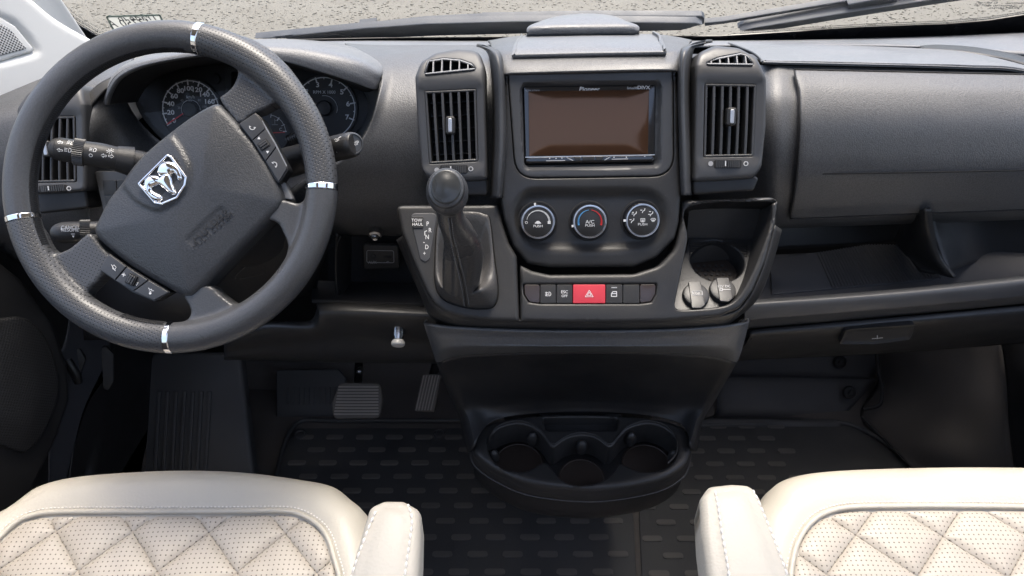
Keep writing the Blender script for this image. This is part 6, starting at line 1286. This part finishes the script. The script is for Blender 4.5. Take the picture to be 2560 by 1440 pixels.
# ================================================================== seats
def seat(label, outer, insert, lattice, fr, side):
    t = thing('captain_seat', label, 'seat', fr.w(*fr.px(*outer[len(outer) // 2]), -.25), 'cab seats')
    outer = [(u, v - (26 if v < 1235 else 14 if v < 1340 else 0)) for u, v in outer]
    O2 = spline(fr.pxs(outer), 5); I2 = spline(fr.pxs(insert, .0), 5)
    def sh(x, y, d):
        Q = np.stack([x, y], 1); ins = inside(Q, I2); di = seg_dist(Q, I2)
        crest = .006 * np.sin(np.clip(d / np.maximum(d + di, 1e-6), 0, 1) * math.pi)
        return np.where(ins, -.006 * ss(di, 0, .006), crest - .001 * (1 - ss(di, 0, .010)))
    relief('cushion', fr, O2, M['seat'], t, bevel=.045, thick=.16, res=.010, hfun=sh, smooth=60, step=.014)
    # welt piping round the quilted insert
    W3 = [fr.w(x, y, .0004) for x, y in I2]; tube_obj('piping', W3, .0036, M['seat'], t, 10, closed=True)
    ring_ = [tuple(p) for p in inset(dense(ccw(I2), .006), -.0062)]
    beads('border_stitching', [fr.w(x, y, .0012) for x, y in ring_], .0052, M['thread_w'], t, lift=fr.N * .0006)
    p0, q0, p1 = (np.array(fr.px(*p)) for p in lattice); a, b = q0 - p0, p1 - q0
    mq = perforated('perforated_cream_leather', (.43, .395, .335), .46, .0092, .105, fr, rot=math.degrees(math.atan2(b[1], b[0])), hcol=(.10, .085, .07), grain=.25, gscale=260, wear=(.375, .33, .275))
    insp = dense(ccw(I2), .008); insp = [tuple(p) for p in inset(insp, .0016)]
    sub_in = [tuple(p) for p in insp]
    for i in range(-9, 12):
        for j in range(-9, 12):
            o = p0 + a * i + b * j; d4 = [o, o + a, o + a + b, o + b]
            c = clip_convex(sub_in, [tuple(p) for p in d4])
            if len(c) < 3 or abs(area(c)) < 6e-5: continue
            if np.array([fr.w(*p) for p in c])[:, 1].max() < .30: continue
            # drop duplicate points
            cc = [c[0]]
            for p in c[1:]:
                if math.dist(p, cc[-1]) > 5e-4: cc.append(p)
            if len(cc) < 3: continue
            cc = [tuple(p) for p in cc]
            relief('quilted_diamond', fr, cc, mq, t, h0=-.0052, bevel=.0006, thick=.003, res=.0055, smooth=70, step=.006,
                   hfun=lambda x, y, d: .0062 * (1 - np.exp(-d / .0075)) + .0003 * np.sin(x * 160 + y * 90) * ss(d, .004, .02))
    # thread in the quilting seams
    # seat sides and base
    relief('base_shell', fr, [(x * 1.0, y) for x, y in [tuple(p) for p in inset(dense(ccw(O2), .02), .03)]], M['black'], t, h0=-.15, bevel=.01, thick=.12, step=.03)
    return t
SL = Fr(at(463, 1180, .73), recline=80)
lo = [(-120, 1330), (0, 1262), (81, 1218), (181, 1190), (322, 1177), (463, 1173), (604, 1178), (745, 1196), (830, 1214), (880, 1238), (912, 1268), (935, 1330), (955, 1440), (975, 1700), (800, 1800), (300, 1820), (-300, 1800), (-320, 1600)]
li = [(-60, 1405), (0, 1344), (40, 1307), (81, 1289), (141, 1281), (280, 1280), (403, 1280), (560, 1279), (705, 1278), (753, 1287), (794, 1311), (820, 1345), (835, 1392), (850, 1450), (870, 1600), (860, 1740), (300, 1760), (-200, 1740), (-180, 1550)]
seat('cream leather captain seat with diamond quilting in front of the steering wheel', lo, li, ((137, 1323), (191, 1422), (328, 1325)), SL, -1)
SR_ = Fr(at(2200, 1175, .74), recline=80)
ro = [(1880, 1290), (1906, 1243), (1942, 1210), (2003, 1186), (2103, 1174), (2285, 1167), (2480, 1165), (2640, 1170), (2760, 1195), (2860, 1260), (2950, 1400), (3000, 1700), (2600, 1800), (2000, 1800), (1850, 1700), (1860, 1440)]
ri = [(1985, 1385), (2003, 1339), (2027, 1307), (2063, 1283), (2124, 1269), (2244, 1266), (2400, 1266), (2600, 1270), (2720, 1290), (2800, 1350), (2860, 1500), (2880, 1700), (2500, 1750), (2100, 1740), (1990, 1650), (1975, 1480)]
seat('cream leather captain seat with diamond quilting on the passenger side', ro, ri, ((2142, 1333), (2297, 1436), (2361, 1337)), SR_, 1)
def armrest(label, fr, out, seams, th=.05):
    t = thing('seat_armrest', label, 'armrest', fr.w(*fr.px(*out[2]), -.05), 'seat armrests')
    O2 = rounded(fr.pxs([(u, v - (9 if v < 1290 else 0)) for u, v in out]), .014)
    pad = relief('pad', fr, O2, M['seat'], t, bevel=.013, thick=th, res=.007, smooth=60, hfun=lambda x, y, d: .003 * ss(d, .008, .03) - .0015 * np.exp(-((d - .0125) / .0025) ** 2), step=.008)
    bpy.context.view_layer.update()
    for s_ in seams:
        pts = [p for p in (on_surf(pad, u, v, .0003) for u, v in spline(s_, 8, False)) if p is not None]
        beads('seam_stitching', pts, .0085, M['thread_w'], t, lift=fr.N * .0012, gap=.25); tube_obj('seam', [p - fr.N * .0008 for p in pts], .0012, M['seat'], t, 8)
    return t
AL = Fr(atz(985, 1260, .70), recline=84)
armrest('cream stitched armrest on the inner side of the driver seat', AL, [(862, 1460), (888, 1370), (922, 1268), (960, 1252), (1008, 1252), (1052, 1276), (1050, 1360), (1032, 1640), (800, 1640)], [[(940, 1278), (918, 1330), (895, 1392), (872, 1460), (840, 1560)], [(1020, 1262), (1030, 1300), (1022, 1370), (1012, 1440), (1000, 1560)]])
AR = Fr(atz(1830, 1215, .70), recline=84)
armrest('cream stitched armrest on the inner side of the passenger seat', AR, [(1775, 1460), (1758, 1330), (1752, 1245), (1772, 1216), (1830, 1210), (1880, 1213), (1904, 1246), (1945, 1340), (1995, 1460), (2060, 1640), (1800, 1640)], [[(1788, 1228), (1797, 1280), (1806, 1340), (1820, 1420), (1830, 1500), (1850, 1600)], [(1880, 1222), (1905, 1275), (1935, 1350), (1965, 1430), (1995, 1520), (2020, 1600)]])
